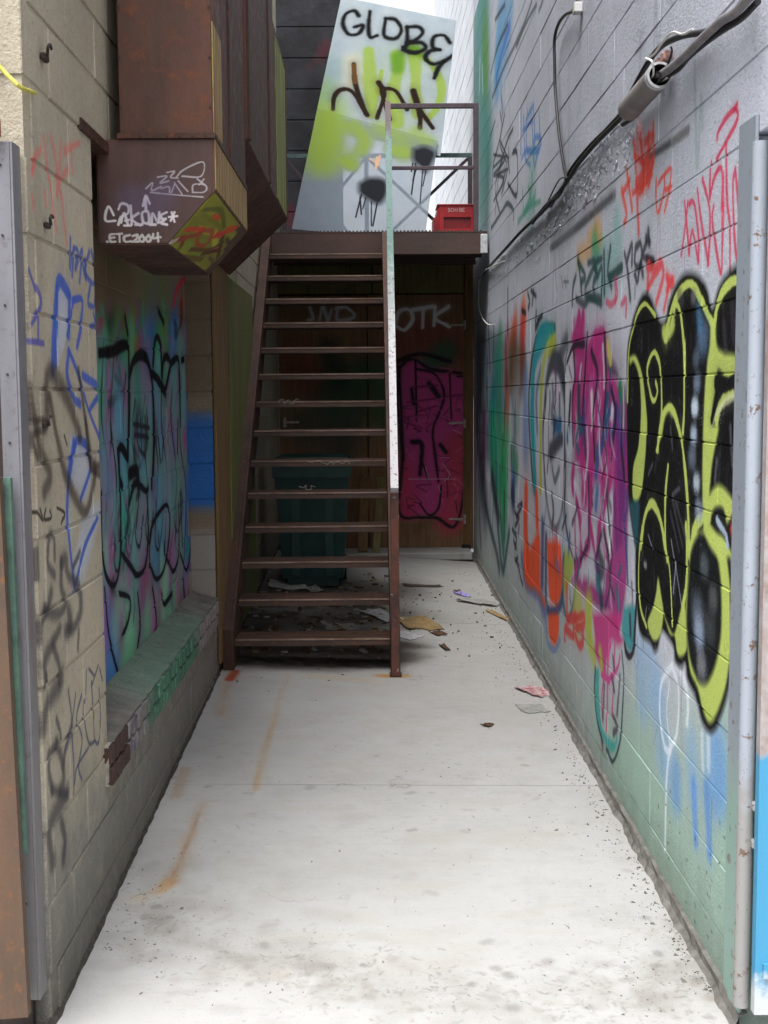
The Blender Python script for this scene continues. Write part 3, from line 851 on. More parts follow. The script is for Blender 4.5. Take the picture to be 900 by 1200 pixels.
for p, r in (("125,140 140,400 150,640", .018), ("215,110 222,430", .014), ("220,150 320,180 370,280 350,370 310,480 320,600 340,760", .016), ("290,230 340,300", .03), ("195,260 205,340", .02), ("200,545 250,560 240,720", .03), ("240,880 290,940 340,900 355,780", .014), ("400,180 410,420", .012), ("440,190 485,210 485,400", .014), ("350,560 380,600", .03), ("240,620 290,760", .014), ("120,110 240,70 400,110", .03)):
    c.st(D1, p, (24, 8, 24), r * .8, .5, .95)
c.st(D1, "130,140 118,330 145,620 128,925 240,952 330,955 428,1000 480,800 490,480 486,205 440,172 300,152 200,98 130,140", (24, 8, 24), .016, .5, .9)
for _ in range(60):
    x_, y_ = rng.uniform(140, 470), rng.uniform(170, 900)
    c.st(D1, f"{x_:.0f},{y_:.0f} {x_+rng.normal(0,30):.0f},{y_+rng.normal(0,14):.0f} {x_+rng.normal(0,30):.0f},{y_+rng.normal(20,40):.0f}", [(60, 16, 50), (190, 70, 130), (110, 26, 70), (40, 30, 40)][int(rng.integers(0, 4))], .008, .6, rng.uniform(.3, .7))
for p in ("170,330 330,310", "160,440 250,470", "230,380 330,350", "380,300 470,290", "420,460 475,440", "200,250 330,240"):
    c.st(D1, p, (96, 24, 70), .012, .8, .7)
for p in ("410,440 470,435", "420,480 465,500", "180,745 430,745", "360,660 400,720 370,760", "420,770 435,780", "350,630 400,630", "270,680 290,760", "340,780 350,820"):
    c.st(D1, p, (170, 140, 156), .006, .6, .7)
c.st(D1, "440,968 525,968", (150, 146, 138), .006, .4, .8)
for p in ("545,260 560,220 590,215 600,245 575,275 548,262", "600,215 660,205", "632,212 630,268", "668,205 664,262", "708,205 668,238 710,265"):
    c.st(D5, p, (200, 200, 204), .020, .5, .9)
for p in ("290,205 300,240 285,245", "320,245 330,205 345,245 355,215", "375,205 375,245 425,235 400,208 370,212"):
    c.st(D5, p, (186, 186, 190), .016, .5, .75)
for p in ("170,375 200,385", "175,380 185,372"):
    c.st(D5, p, (170, 170, 172), .008, .5, .7)

UP = Canvas('paint_duct', (-.95, 4.3, 2.1), (1, 0, 0), (0, 0, 1), .5, .6, .0012, .0012)
c = UP
K4 = (100, 130, 4.5)
WH = (196, 190, 192)
for p in ("160,580 110,580 108,540 125,505 150,550", "175,520 190,490 225,500 225,540 190,560 175,600", "190,590 205,540 225,600", "210,580 230,575", "240,500 245,600", "280,540 245,570 290,605", "305,590 300,540 330,530 335,590 305,590", "320,530 318,450", "305,500 320,450 340,490", "350,595 355,540 385,590 390,535", "430,535 400,550 405,570 425,570 400,590 430,600", "440,560 485,555", "455,535 470,585", "470,535 450,580", "205,605 240,605", "340,600 370,600", "265,600 300,600"):
    c.st(K4, p, WH, .0042, .4, .9)
for p in ("155,650 130,655 135,690 160,690", "135,670 155,668", "165,650 195,648", "180,650 182,692", "235,655 205,665 212,690 240,688", "250,660 275,655 270,675 248,692 280,690", "300,655 285,675 300,692 312,675 300,655", "335,655 320,675 333,692 346,675 335,655", "358,650 358,672 382,668", "382,645 385,690", "115,690 118,692", "395,665 397,667"):
    c.st(K4, p, (176, 172, 168), .0040, .4, .85)
for p in ("320,410 355,380 350,420 400,400", "345,430 440,440 620,455", "380,350 430,345 395,380 440,370", "430,325 470,320 450,350 490,355", "480,350 520,310 620,270 610,345 510,345", "590,360 630,390", "600,390 625,360", "565,430 570,390 625,390 640,410 620,430 565,430", "400,410 440,400 445,430", "470,380 510,440", "490,370 540,425", "455,430 470,390"):
    c.st(K4, p, (160, 152, 156), .0026, .5, .8)
c.wash(K4, "250,470 330,500 420,420", (84, 76, 108), .05, .35)

BOT = Canvas('paint_slab', (-.95, 2.4, 0), (1, 0, 0), (0, 1, 0), 2.0, 9.5, .004, .005)
c = BOT
RU = (158, 112, 58)
def slab(pts, col, r, soft, op):
    q = np.array([onF(*p)[:2] for p in pts]) - c.O[:2]
    c.st(None, q, col, r, soft, op, raw=True)
def streak(pts, col, r, op, n=70):
    n, op = n * 5, op * .17
    P = crom(np.array([onF(*p)[:2] for p in pts]) - c.O[:2], 12)
    for _ in range(n):
        k = int(rng.integers(0, len(P) - 1)); m = min(len(P) - 1, k + int(rng.integers(1, 5)))
        o = rng.normal(0, r * .55, 2)
        v = np.array(col) * rng.uniform(.85, 1.1)
        c.st(None, P[k:m + 1] + o, tuple(np.clip(v, 0, 255)), r * rng.uniform(.12, .5), .95, op * rng.uniform(.15, .6), smooth=False, raw=True)
streak([(240, 935), (225, 975), (205, 1025), (195, 1034)], (146, 112, 70), .030, .7, 80)
streak([(234, 950), (213, 1005), (203, 1028)], (118, 84, 50), .014, .6, 50)
streak([(206, 1030), (196, 1038), (186, 1044)], (152, 108, 50), .03, .7, 50)
streak([(200, 1040), (170, 1050), (150, 1055)], (168, 150, 120), .05, .4, 30)
streak([(337, 790), (325, 830), (310, 880), (300, 925)], (150, 124, 84), .022, .6, 90)
streak([(318, 850), (304, 905), (297, 928)], (150, 118, 70), .014, .6, 40)
streak([(272, 790), (262, 815), (258, 840)], (152, 110, 64), .035, .6, 40)
streak([(276, 786), (268, 797)], (138, 62, 32), .025, .9, 40)
streak([(446, 792), (475, 792)], (150, 112, 62), .04, .6, 40)
streak([(360, 792), (440, 798)], (150, 136, 112), .05, .35, 20)
streak([(218, 900), (206, 935)], (140, 118, 90), .025, .45, 20)
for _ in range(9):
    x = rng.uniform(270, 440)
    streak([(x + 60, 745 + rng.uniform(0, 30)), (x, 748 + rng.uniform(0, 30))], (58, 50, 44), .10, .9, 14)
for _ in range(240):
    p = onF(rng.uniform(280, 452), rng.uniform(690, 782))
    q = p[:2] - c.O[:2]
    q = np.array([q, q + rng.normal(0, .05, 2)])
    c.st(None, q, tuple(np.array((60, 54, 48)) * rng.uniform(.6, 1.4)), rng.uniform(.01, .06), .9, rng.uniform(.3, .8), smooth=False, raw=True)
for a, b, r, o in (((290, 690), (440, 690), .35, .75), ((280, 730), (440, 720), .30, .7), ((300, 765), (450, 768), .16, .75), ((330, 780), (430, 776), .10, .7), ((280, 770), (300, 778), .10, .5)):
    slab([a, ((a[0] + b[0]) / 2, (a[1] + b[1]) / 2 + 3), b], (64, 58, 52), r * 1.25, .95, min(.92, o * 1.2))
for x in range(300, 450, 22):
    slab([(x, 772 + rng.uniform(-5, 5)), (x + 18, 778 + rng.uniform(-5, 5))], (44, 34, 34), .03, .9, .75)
for (px, py), n, sx, sy in (((330, 1130), 330, 60, 28), ((180, 1075), 200, 40, 30), ((560, 1160), 260, 110, 22), ((780, 1130), 380, 45, 42), ((430, 1150), 200, 70, 20), ((690, 1170), 260, 90, 22), ((500, 960), 140, 120, 50), ((420, 870), 120, 90, 40), ((230, 900), 120, 40, 60), ((560, 740), 130, 50, 40), ((480, 700), 130, 50, 25), ((590, 900), 100, 60, 60)):
    for _ in range(n):
        p = onF(px + rng.normal(0, sx), min(1300, py + rng.normal(0, sy)))
        q = (p[:2] - c.O[:2])
        d = abs(rng.normal(0, .012)) + .002
        ang = rng.uniform(0, math.pi)
        q = np.array([q, q + [math.cos(ang) * d, math.sin(ang) * d]])
        g = rng.uniform(60, 140)
        c.st(None, q, (g * 1.02, g * .97, g * .9), rng.uniform(.0015, .0045) if rng.random() < .93 else rng.uniform(.01, .02), .9, rng.uniform(.1, .42), smooth=False, raw=True)
for (px, py), n_, sx, sy in (((330, 1125), 60, 70, 22), ((190, 1075), 50, 40, 35), ((790, 1120), 70, 40, 45), ((600, 1165), 50, 130, 16)):
    for _ in range(n_):
        p = onF(px + rng.normal(0, sx), min(1290, py + rng.normal(0, sy)))
        q = p[:2] - c.O[:2]
        q = np.array([q, q + rng.normal(0, .05, 2)])
        c.st(None, q, (112, 108, 102), rng.uniform(.01, .05), .95, rng.uniform(.05, .22), smooth=False, raw=True)
for _ in range(70):
    p = onF(rng.uniform(230, 640), rng.uniform(790, 1150))
    q = p[:2] - c.O[:2]
    l = rng.uniform(.05, .25)
    q = np.array([q, q + [l, rng.normal(0, .03)]])
    c.st(None, q, (146, 142, 134), rng.uniform(.01, .05), .95, rng.uniform(.12, .4), smooth=False, raw=True)

LEAN = .45
_k = 1 / math.hypot(1, LEAN)
SHO = np.array([-.9, 10.9 - .10 * LEAN, 2.95])
SH = Canvas('paint_sheet', SHO, (1, 0, 0), (0, LEAN * _k, _k), 1.9, 2.7, .004, .004)
c = SH
G2 = (300, 0, 3)
GRN = (140, 164, 50)
c.wash(G2, "230,330 260,420 215,520", (150, 180, 60), .14, .7)
c.wash(G2, "270,220 250,330", (120, 150, 150), .12, .5)
c.wash(G2, "340,220 340,300", (196, 190, 150), .10, .5)
for p, r in (("395,180 400,260 405,330 405,400", .062), ("495,195 500,240 480,330 495,430", .062), ("550,165 560,240 560,330 570,400", .055), ("570,190 620,230 650,300 640,370 600,420", .036), ("440,250 430,330", .02)):
    c.st(G2, p, GRN, r, .3, .85)
c.st(G2, "497,200 495,240", (84, 132, 20), .055, .6, .8)
c.st(G2, "540,175 580,180", (84, 132, 20), .05, .6, .8)
for p, r in (("270,385 275,340 300,315 340,325 390,405", .022), ("343,225 350,300 385,400", .022), ("430,290 450,330 425,415", .022), ("440,310 490,320 530,385", .020), ("440,320 455,380 470,420", .018), ("552,320 575,400 575,450", .026), ("570,380 620,450", .022)):
    c.st(G2, p, (34, 20, 6), r, .35, 1)
c.st(G2, "343,228 348,290", (110, 74, 30), .022, .4, .8)
for p in ("360,55 345,38 315,50 305,85 325,120 360,118 375,90 345,95", "400,40 395,90 400,130 425,125", "455,65 450,125 490,135 510,105 490,70 455,65", "530,95 530,150 515,175", "530,95 570,95 585,115 560,140 530,150", "535,150 580,150 595,170 560,185 525,178 515,165", "680,150 660,125 625,130 620,165 645,175", "645,175 610,180 595,205 620,225 660,215 690,195", "660,215 640,240 625,275"):
    c.st(G2, p, (5, 5, 7), .021, .6, 1)
# lower half
for p, r in (("210,420 230,480 210,560", .17), ("260,430 270,520 250,580", .12), ("320,450 370,500 330,580", .06), ("350,440 390,500 380,540", .05), ("440,460 500,490 520,540", .10), ("560,470 600,500", .07), ("470,530 520,545", .06), ("310,570 340,590", .05)):
    c.wash(G2, p, (140, 164, 62), r, .75)
c.fl(G2, "360,650 400,630 455,640 460,690 430,725 380,700 360,680", (26, 28, 36), .03, .98)
c.fl(G2, "550,530 590,520 630,540 620,580 595,615 570,590 550,570", (26, 28, 36), .03, .98)
for p in ("370,690 350,770", "385,700 375,740", "405,715 405,800", "425,720 410,800", "365,700 370,760"):
    c.st(G2, p, (30, 32, 38), .006, .4, 1)
for p in ("560,580 545,690", "565,590 550,640", "585,600 575,720", "595,610 585,660", "550,580 545,610"):
    c.st(G2, p, (30, 32, 38), .006, .4, 1)
for p in ("425,560 420,600", "400,565 430,585", "435,555 425,590"):
    c.st(G2, p, (220, 180, 140), .010, .5, .8)

CHO = np.array([-.70, 4.25, 0])
CH = Canvas('paint_chamfer', (-.72, 4.25, 0), (1, 0, 0), (0, 1, 0), .3, 1.3, .002, .004)
c = CH
def chm(p, col, r, op=.9, sf=.6):
    q = np.array([(float(a) - c.O[0], float(b) - c.O[1]) for a, b in (t.split(',') for t in p.split())])
    c.st(None, q, col, r, sf, op, raw=True)
for i in range(9):
    x = -.68 + .022 * i
    chm(f"{x:.3f},{4.30 + rng.uniform(0, .06):.3f} {x+.01:.3f},4.7 {x:.3f},{rng.uniform(4.98, 5.28):.3f}", tuple(np.array((140, 142, 44)) * rng.uniform(.8, 1.1)), .016, .9)
for p, k, r in (("-.66,4.45 -.64,4.7 -.66,4.9", (116, 136, 40), .014), ("-.60,4.5 -.58,4.8 -.60,5.0", (170, 172, 60), .012), ("-.655,4.34 -.64,4.42 -.66,4.5", (120, 40, 34), .010), ("-.64,4.42 -.62,4.52 -.60,4.62", (140, 56, 40), .009), ("-.60,4.55 -.58,4.75 -.61,4.85 -.63,4.7 -.60,4.55", (150, 70, 40), .009), ("-.56,4.55 -.54,4.7", (190, 70, 34), .012), ("-.58,4.85 -.56,5.0", (190, 50, 44), .014), ("-.55,4.95 -.53,5.1", (190, 70, 34), .012), ("-.62,5.0 -.60,5.15", (190, 60, 30), .012), ("-.65,4.65 -.62,4.95 -.58,5.1", (90, 60, 30), .007), ("-.57,4.4 -.55,4.9", (110, 116, 30), .007), ("-.64,4.9 -.60,5.15", (66, 44, 26), .008), ("-.56,4.35 -.53,4.6 -.55,4.9", (84, 90, 30), .007), ("-.62,4.35 -.59,4.6", (186, 60, 36), .009), ("-.68,4.6 -.65,5.0", (90, 70, 30), .008), ("-.57,5.0 -.62,5.25", (70, 50, 30), .010), ("-.67,4.3 -.65,4.36", (180, 170, 160), .008)):
    chm(p, k, r)

# ------------------------------------------------------------------ materials of the place
def wall_mat(name, cv, base, base2, low=None, lowz=(0, 0), tint=.10, dirt=(70, 66, 60), dirt_amt=.35, wear=.35):
    n = NB(name)
    f = n.noise(1.1, 6, .65)
    f2 = n.noise(9, 5, .7)
    fine = n.noise(120, 4, .7)
    streak = n.noise(5, 4, .6, (1, 1, .12))
    col = n.mix(n.ramp(f, .35, .68), base, base2)
    if low:
        z = n.axis(2)
        zz = n.mul(z, n.mul(n.ramp(f2, 0, 1, -.25, .25), 1), 'ADD')
        col = n.mix(n.ramp(zz, lowz[0], lowz[1], 1, 0), col, low)
    col = n.mix(n.mul(n.ramp(f2, .52, .74), .35), col, base2)
    col = n.mix(n.mul(n.ramp(streak, .55, .75), dirt_amt * .5), col, dirt)
    v = n.ramp(n.rnd(), 0, 1, 1 - tint, 1 + tint * .4)
    col = n.mix(1, col, n.mix(1, (255, 255, 255), v, 'MULTIPLY'), 'MULTIPLY')
    mid = n.noise(48, 4, .75)
    pits = n.ramp(fine, .58, .72)
    col = n.mix(n.mul(pits, .30), col, dirt)
    col = n.mix(n.mul(n.ramp(mid, .58, .70), .38), col, dirt)
    col = n.mix(n.mul(n.ramp(mid, .28, .42, 1, 0), .16), col, (235, 235, 235))
    ic, ia = n.canvas(cv)
    wearf = n.ramp(n.mul(n.mul(f2, .55), n.mul(fine, .5), 'ADD'), .62, .72, 1, 1 - wear)
    col = n.mix(n.mul(ia, wearf), col, ic)
    col = n.mix(n.mul(pits, .10), col, dirt)
    # grime thickens on the lowest course
    g = n.mul(n.ramp(n.mul(n.axis(2), n.ramp(f2, 0, 1, -.15, .15), 'ADD'), .02, .26, 1, 0), dirt_amt)
    col = n.mix(g, col, dirt)
    n.bump(fine, .8, .005)
    n.bump(mid, .7, .008)
    n.bump(f2, .4, .010)
    return n.done(col, .85, 0, .12)

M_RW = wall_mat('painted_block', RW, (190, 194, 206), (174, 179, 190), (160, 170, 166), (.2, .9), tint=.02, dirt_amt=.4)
M_LW = wall_mat('cream_block', LW, (174, 165, 147), (154, 146, 130), (124, 122, 115), (.30, .62), tint=.07, dirt_amt=.45)
M_MU = wall_mat('mural_block', MU, (132, 116, 92), (112, 98, 78), tint=.08, dirt_amt=.2)
M_WW = simple('white_paint', (214, 218, 222), (196, 200, 206), 3, .8)
M_DKW = NB('black_painted_wall')
_f = M_DKW.noise(2.5, 5, .7)
_c = M_DKW.mix(M_DKW.ramp(_f, .4, .7), (20, 20, 24), (44, 46, 52))
_g = M_DKW.noise(1.3, 2, .5, (1.2, 1, 1))
_c = M_DKW.mix(M_DKW.mul(M_DKW.ramp(_g, .66, .72), .5), _c, (80, 22, 34))
M_DKW.bump(M_DKW.noise(60, 4, .7), .4, .004)
M_DKW = M_DKW.done(_c, .8)

def slab_mat():
    n = NB('concrete_slab')
    f = n.noise(.9, 6, .65)
    f2 = n.noise(6, 6, .72)
    fine = n.noise(160, 3, .7)
    br = n.noise(14, 4, .6, (.25, 3, 1))
    col = n.mix(n.ramp(f, .35, .7), (156, 156, 155), (145, 145, 143))
    col = n.mix(n.mul(n.ramp(f2, .52, .75), .35), col, (134, 131, 125))
    col = n.mix(n.mul(n.ramp(br, .55, .75), .25), col, (138, 134, 127))
    sp = n.noise(45, 3, .55)
    col = n.mix(n.mul(n.ramp(sp, .70, .76), .6), col, (104, 100, 94))
    blot = n.noise(2.2, 8, .78)
    col = n.mix(n.mul(n.ramp(blot, .50, .68), .26), col, (120, 117, 111))
    tiny = n.noise(230, 2, .5)
    col = n.mix(n.mul(n.ramp(tiny, .62, .72), .45), col, (112, 110, 106))
    vor = n.n('ShaderNodeTexVoronoi', feature='DISTANCE_TO_EDGE')
    vor.inputs['Scale'].default_value = .55
    wv = n.n('ShaderNodeVectorMath', operation='ADD')
    wn = n.n('ShaderNodeTexNoise'); wn.inputs['Scale'].default_value = 2.2; wn.inputs['Detail'].default_value = 6
    n.l(n.pos, wn.inputs['Vector']); n.l(n.pos, wv.inputs[0]); n.l(wn.outputs['Color'], wv.inputs[1]); n.l(wv.outputs[0], vor.inputs['Vector'])
    crack = n.mul(n.ramp(vor.outputs['Distance'], .0012, .004, 1, 0), n.ramp(f, .52, .62))
    col = n.mix(n.mul(crack, .6), col, (84, 82, 78))
    # the slab colour turns darker grey towards the door
    y = n.mul(n.axis(1), n.ramp(f, 0, 1, -1.2, 1.2), 'ADD')
    col = n.mix(n.ramp(y, 5.5, 9.0, 0, .35), col, (130, 127, 121))
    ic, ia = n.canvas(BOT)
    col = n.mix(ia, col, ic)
    n.bump(fine, .18, .002)
    n.bump(f2, .2, .006)
    return n.done(col, n.ramp(f2, .3, .7, .62, .85), 0, .3)

M_SLAB = slab_mat()
M_KERB = simple('crumbling_concrete', (112, 110, 106), (78, 76, 72), 18, .9, bump=.6)
M_MORT = simple('sill_joint_mortar', (156, 150, 140), (120, 116, 110), 18, .9)
M_DIRT = simple('dark_dirt', (66, 62, 56), (40, 38, 35), 30, .95, bump=.5)
M_STREET = simple('street_asphalt', (104, 104, 106), (84, 84, 86), 8, .9)
M_RUST = rusty('rusty_stair_steel', (70, 43, 32), (34, 24, 21), (134, 74, 36), .6)
M_TREAD = rusty('worn_tread_steel', (70, 46, 34), (36, 26, 22), (128, 74, 38), .6, 6, .5, .5, (.5, 1, 1))
M_NOSE = rusty('polished_tread_edge', (136, 118, 106), (84, 56, 42), (146, 88, 50), .7, 9, .5, .4, (.6, 1, 1))
M_DUCT = rusty('brown_duct_steel', (82, 52, 40), (42, 31, 29), (124, 70, 38), .5, 3.2)
def duct_front():
    n = NB('tagged_duct_steel')
    f1 = n.noise(5, 6, .7, (1, 1, .3)); f2 = n.noise(30, 5, .7)
    col = n.mix(n.ramp(f1, .35, .7), (80, 56, 50), (58, 43, 42))
    col = n.mix(n.mul(n.ramp(f2, .58, .75), .3), col, (112, 68, 48))
    ic, ia = n.canvas(UP)
    col = n.mix(n.mul(ia, n.ramp(f2, .3, .42, .55, 1)), col, ic)
    n.bump(f2, .3, .002)
    return n.done(col, .6, 0, .35)
M_DUCTF = duct_front()
def duct_side():
    n = NB('peeling_duct_side')
    f1 = n.noise(9, 6, .7, (1, 4, .12)); f2 = n.noise(30, 5, .7)
    col = n.mix(n.ramp(f1, .40, .62), (158, 128, 88), (104, 66, 42))
    col = n.mix(n.ramp(n.noise(16, 4, .6, (1, 3, .15)), .52, .6), col, (150, 142, 84))
    col = n.mix(n.mul(n.ramp(f2, .55, .7), .6), col, (84, 52, 36))
    n.bump(f2, .3, .002)
    return n.done(col, .65, 0, .3)
M_DUCTS = duct_side()
def duct_chamfer():
    n = NB('yellow_painted_duct')
    f2 = n.noise(26, 5, .7)
    col = n.mix(n.ramp(f2, .4, .7), (84, 62, 44), (60, 44, 38))
    ic, ia = n.canvas(CH)
    col = n.mix(n.mul(ia, n.ramp(f2, .3, .45, .6, 1)), col, ic)
    n.bump(f2, .3, .002)
    return n.done(col, .65, 0, .3)
M_DUCTC = duct_chamfer()
M_DUCTY = simple('green_yellow_paint', (150, 158, 84), (74, 66, 50), 11, .7, stretch=(1, 4, .2))
def door_mat(name, a, b):
    n = NB(name)
    g = n.noise(7, 6, .65, (6, 1, .35))
    f = n.noise(3, 5, .65)
    col = n.mix(n.ramp(g, .35, .68), a, b)
    col = n.mix(n.mul(n.ramp(f, .5, .7), .4), col, (54, 40, 30))
    ic, ia = n.canvas(DW)
    wf = n.ramp(n.noise(60, 4, .7), .58, .7, 1, .5)
    col = n.mix(n.mul(ia, wf), col, ic)
    n.bump(g, .3, .003)
    return n.done(col, .75, 0, .25)
M_DOOR = door_mat('dark_door_boards', (124, 94, 66), (98, 74, 54))
M_DOOR2 = door_mat('olive_board', (110, 104, 62), (84, 78, 50))
M_JAMB = simple('door_jamb_timber', (112, 84, 52), (80, 60, 38), 9, .75, stretch=(4, 4, .3))
M_STRAP = simple('pale_hinge_metal', (170, 164, 156), (120, 112, 104), 30, .5)
M_BIN = simple('dark_green_plastic', (20, 62, 60), (14, 46, 46), 7, .45, .45, bump=.1)
M_TYRE = simple('black_rubber', (28, 28, 28), None, 20, .8)
def rail_mat():
    n = NB('worn_handrail_paint')
    f = n.noise(22, 6, .75)
    z = n.axis(2)
    zz = n.mul(z, n.ramp(f, 0, 1, -.5, .5), 'ADD')
    col = n.mix(n.ramp(zz, 1.9, 2.7), (190, 188, 192), (82, 112, 106))
    col = n.mix(n.ramp(zz, 3.55, 3.8), col, (70, 54, 56))
    col = n.mix(n.ramp(n.noise(38, 5, .7), .57, .64), col, (84, 60, 52))
    n.bump(f, .3, .001)
    return n.done(col, .5, 0, .4)
M_RAIL = rail_mat()
def newel_mat():
    n = NB('flaking_newel_paint')
    f = n.noise(34, 6, .75)
    col = n.mix(n.ramp(n.noise(7, 5, .7), .4, .65), (96, 58, 46), (62, 42, 38))
    col = n.mix(n.ramp(f, .62, .66), col, (186, 180, 176))
    n.bump(f, .4, .001)
    return n.done(col, .6, 0, .35)
M_NEWEL = newel_mat()
M_GUARD = simple('dark_rail_paint', (74, 62, 68), (56, 46, 50), 20, .55, .4)
M_GUARDT = simple('teal_rail_paint', (86, 112, 110), (60, 74, 78), 20, .55, .4)
M_DECK = rusty('deck_steel', (72, 52, 46), (50, 40, 38), (112, 76, 54), .4, 5, .4, .6, (.3, 1, 1))
def channel_mat():
    n = NB('galvanised_channel')
    f = n.noise(4, 5, .65, (1, 1, .3)); f2 = n.noise(38, 6, .78)
    col = n.mix(n.ramp(f, .35, .7), (122, 120, 126), (98, 98, 104))
    col = n.mix(n.mul(n.ramp(f2, .55, .66), .7), col, (84, 78, 76))
    col = n.mix(n.mul(n.ramp(n.noise(14, 6, .75, (1, 1, .15)), .58, .66), .6), col, (104, 82, 66))
    low = n.ramp(n.axis(2), .2, 1.4, 1, 0)
    col = n.mix(n.mul(low, .5), col, (112, 109, 104))
    n.bump(f2, .2, .001)
    return n.done(col, .45, .25, .5)
M_CHAN = channel_mat()
M_GATE = rusty('rusty_gate_steel', (92, 70, 54), (66, 58, 50), (128, 80, 44), .7, 7)
M_GATEG = simple('green_gate_paint', (84, 112, 98), (60, 78, 72), 16, .6)
def jamb_mat(name, c1, c2, chip, lowc=None):
    n = NB(name)
    f = n.noise(3, 5, .65, (1, 1, .4)); f2 = n.noise(26, 6, .72)
    col = n.mix(n.ramp(f, .35, .7), c1, c2)
    if lowc:
        zz = n.mul(n.axis(2), n.ramp(f2, 0, 1, -.3, .3), 'ADD')
        col = n.mix(n.ramp(zz, .55, .75, 1, 0), col, lowc)
    col = n.mix(n.ramp(f2, .59, .63), col, chip)
    col = n.mix(n.mul(n.ramp(n.noise(60, 5, .8), .62, .68), .7), col, (70, 60, 54))
    n.bump(n.ramp(f2, .61, .68), .5, .002)
    return n.done(col, .5, 0, .4)
M_PIPE = jamb_mat('chipped_white_pipe', (148, 156, 168), (136, 142, 152), (104, 84, 70), (132, 131, 129))
M_FLANGE = jamb_mat('pale_jamb_paint', (132, 141, 150), (126, 132, 142), (108, 102, 100), (122, 150, 140))
def leaf_mat():
    n = NB('blue_and_brown_leaf')
    f2 = n.noise(14, 5, .7)
    z = n.mul(n.axis(2), n.ramp(f2, 0, 1, -.1, .1), 'ADD')
    col = n.mix(n.ramp(f2, .4, .7), (150, 146, 146), (126, 106, 98))
    col = n.mix(n.ramp(z, .72, .76, 1, 0), col, (60, 130, 166))
    col = n.mix(n.ramp(z, .12, .16, 1, 0), col, (170, 176, 178))
    n.bump(f2, .3, .002)
    return n.done(col, .5, 0, .4)
M_LEAF = leaf_mat()
M_CABLE = simple('black_cable', (22, 22, 24), (34, 32, 34), 20, .5, .4, bump=0)
M_GREYP = simple('painted_conduit', (122, 118, 120), (100, 98, 102), 14, .7)
M_PVC = simple('grey_pipe', (128, 124, 122), (108, 104, 104), 10, .65)
M_PVCW = simple('pale_pipe_end', (186, 190, 194), (150, 150, 152), 30, .7)
M_PINK = simple('old_pink_insulation', (190, 150, 140), (150, 120, 112), 40, .9)
M_WHITE = simple('white_plastic', (206, 206, 204), (180, 178, 174), 20, .6)
M_YEL = simple('yellow_rope', (176, 170, 78), (150, 142, 66), 60, .7)
M_IRON_SHADE = simple('iron_and_shade_black', (36, 32, 32), (56, 44, 40), 30, .7)  # iron fittings, and the painted-in dark of the gap sheet and door backing
M_RED = simple('red_plastic', (150, 22, 28), (126, 18, 24), 6, .45, .45, bump=.08)
M_DRED = simple('dark_red_plastic', (112, 14, 22), (90, 12, 18), 6, .5, .4, bump=.08)
M_PRINT = simple('white_print', (226, 214, 214), (200, 180, 182), 40, .6, bump=0)
M_BRICK = simple('dark_red_brick', (70, 50, 45), (50, 39, 37), 24, .9, bump=.6)
def brick_paint():
    n = NB('oversprayed_brick')
    f = n.noise(12, 5, .7); f2 = n.noise(40, 4, .7)
    y = n.mul(n.axis(1), n.ramp(f, 0, 1, -.25, .25), 'ADD')
    col = n.mix(n.ramp(f2, .35, .7), (138, 132, 128), (104, 98, 98))
    a = n.mul(n.ramp(y, 4.55, 4.8), n.ramp(y, 5.9, 6.2, 1, 0))
    col = n.mix(n.mul(a, .85), col, n.mix(n.ramp(f2, .4, .6), (66, 128, 98), (44, 92, 74)))
    b = n.mul(n.ramp(y, 4.1, 4.3), n.ramp(y, 4.5, 4.7, 1, 0))
    col = n.mix(n.mul(b, n.ramp(f, .5, .6, .1, .8)), col, (72, 66, 92))
    v = n.ramp(n.rnd(), 0, 1, .75, 1.1)
    col = n.mix(1, col, n.mix(1, (255, 255, 255), v, 'MULTIPLY'), 'MULTIPLY')
    n.bump(f2, .6, .004)
    return n.done(col, .85)
M_BRICKP = brick_paint()
def sill_mat():
    n = NB('sprayed_cement_wash')
    f = n.noise(8, 5, .7); f2 = n.noise(70, 4, .7)
    y = n.mul(n.axis(1), n.ramp(f, 0, 1, -.4, .4), 'ADD')
    col = n.mix(n.ramp(f, .35, .7), (116, 113, 108), (80, 78, 75))
    col = n.mix(n.mul(n.mul(n.ramp(y, 4.5, 4.9), n.ramp(y, 6.1, 6.5, 1, 0)), .5), col, (98, 138, 118))
    f3 = n.noise(28, 5, .75)
    col = n.mix(n.mul(n.ramp(f3, .52, .68), .5), col, (70, 68, 66))
    n.bump(f3, .8, .012)
    n.bump(f2, .6, .004)
    return n.done(col, .85)
M_SILL = sill_mat()
M_CARD = simple('brown_card', (140, 118, 80), (108, 88, 60), 12, .9)
M_PAPER = simple('white_paper', (172, 172, 174), (136, 134, 140), 30, .8)
M_GREYPAPER = simple('grey_card', (140, 140, 136), (112, 112, 108), 30, .85)
M_REDPAPER = simple('red_printed_paper', (120, 34, 48), (186, 172, 172), 34, .7)
M_VIOLET = simple('violet_paper', (120, 110, 176), (150, 146, 190), 20, .7)
M_LEAFD = simple('brown_leaf', (84, 60, 40), (58, 42, 30), 20, .9)
M_STICK = simple('grey_wood', (70, 58, 48), (46, 38, 34), 20, .9)
M_GRIT = simple('grit', (110, 104, 96), (60, 56, 52), 10, .9)

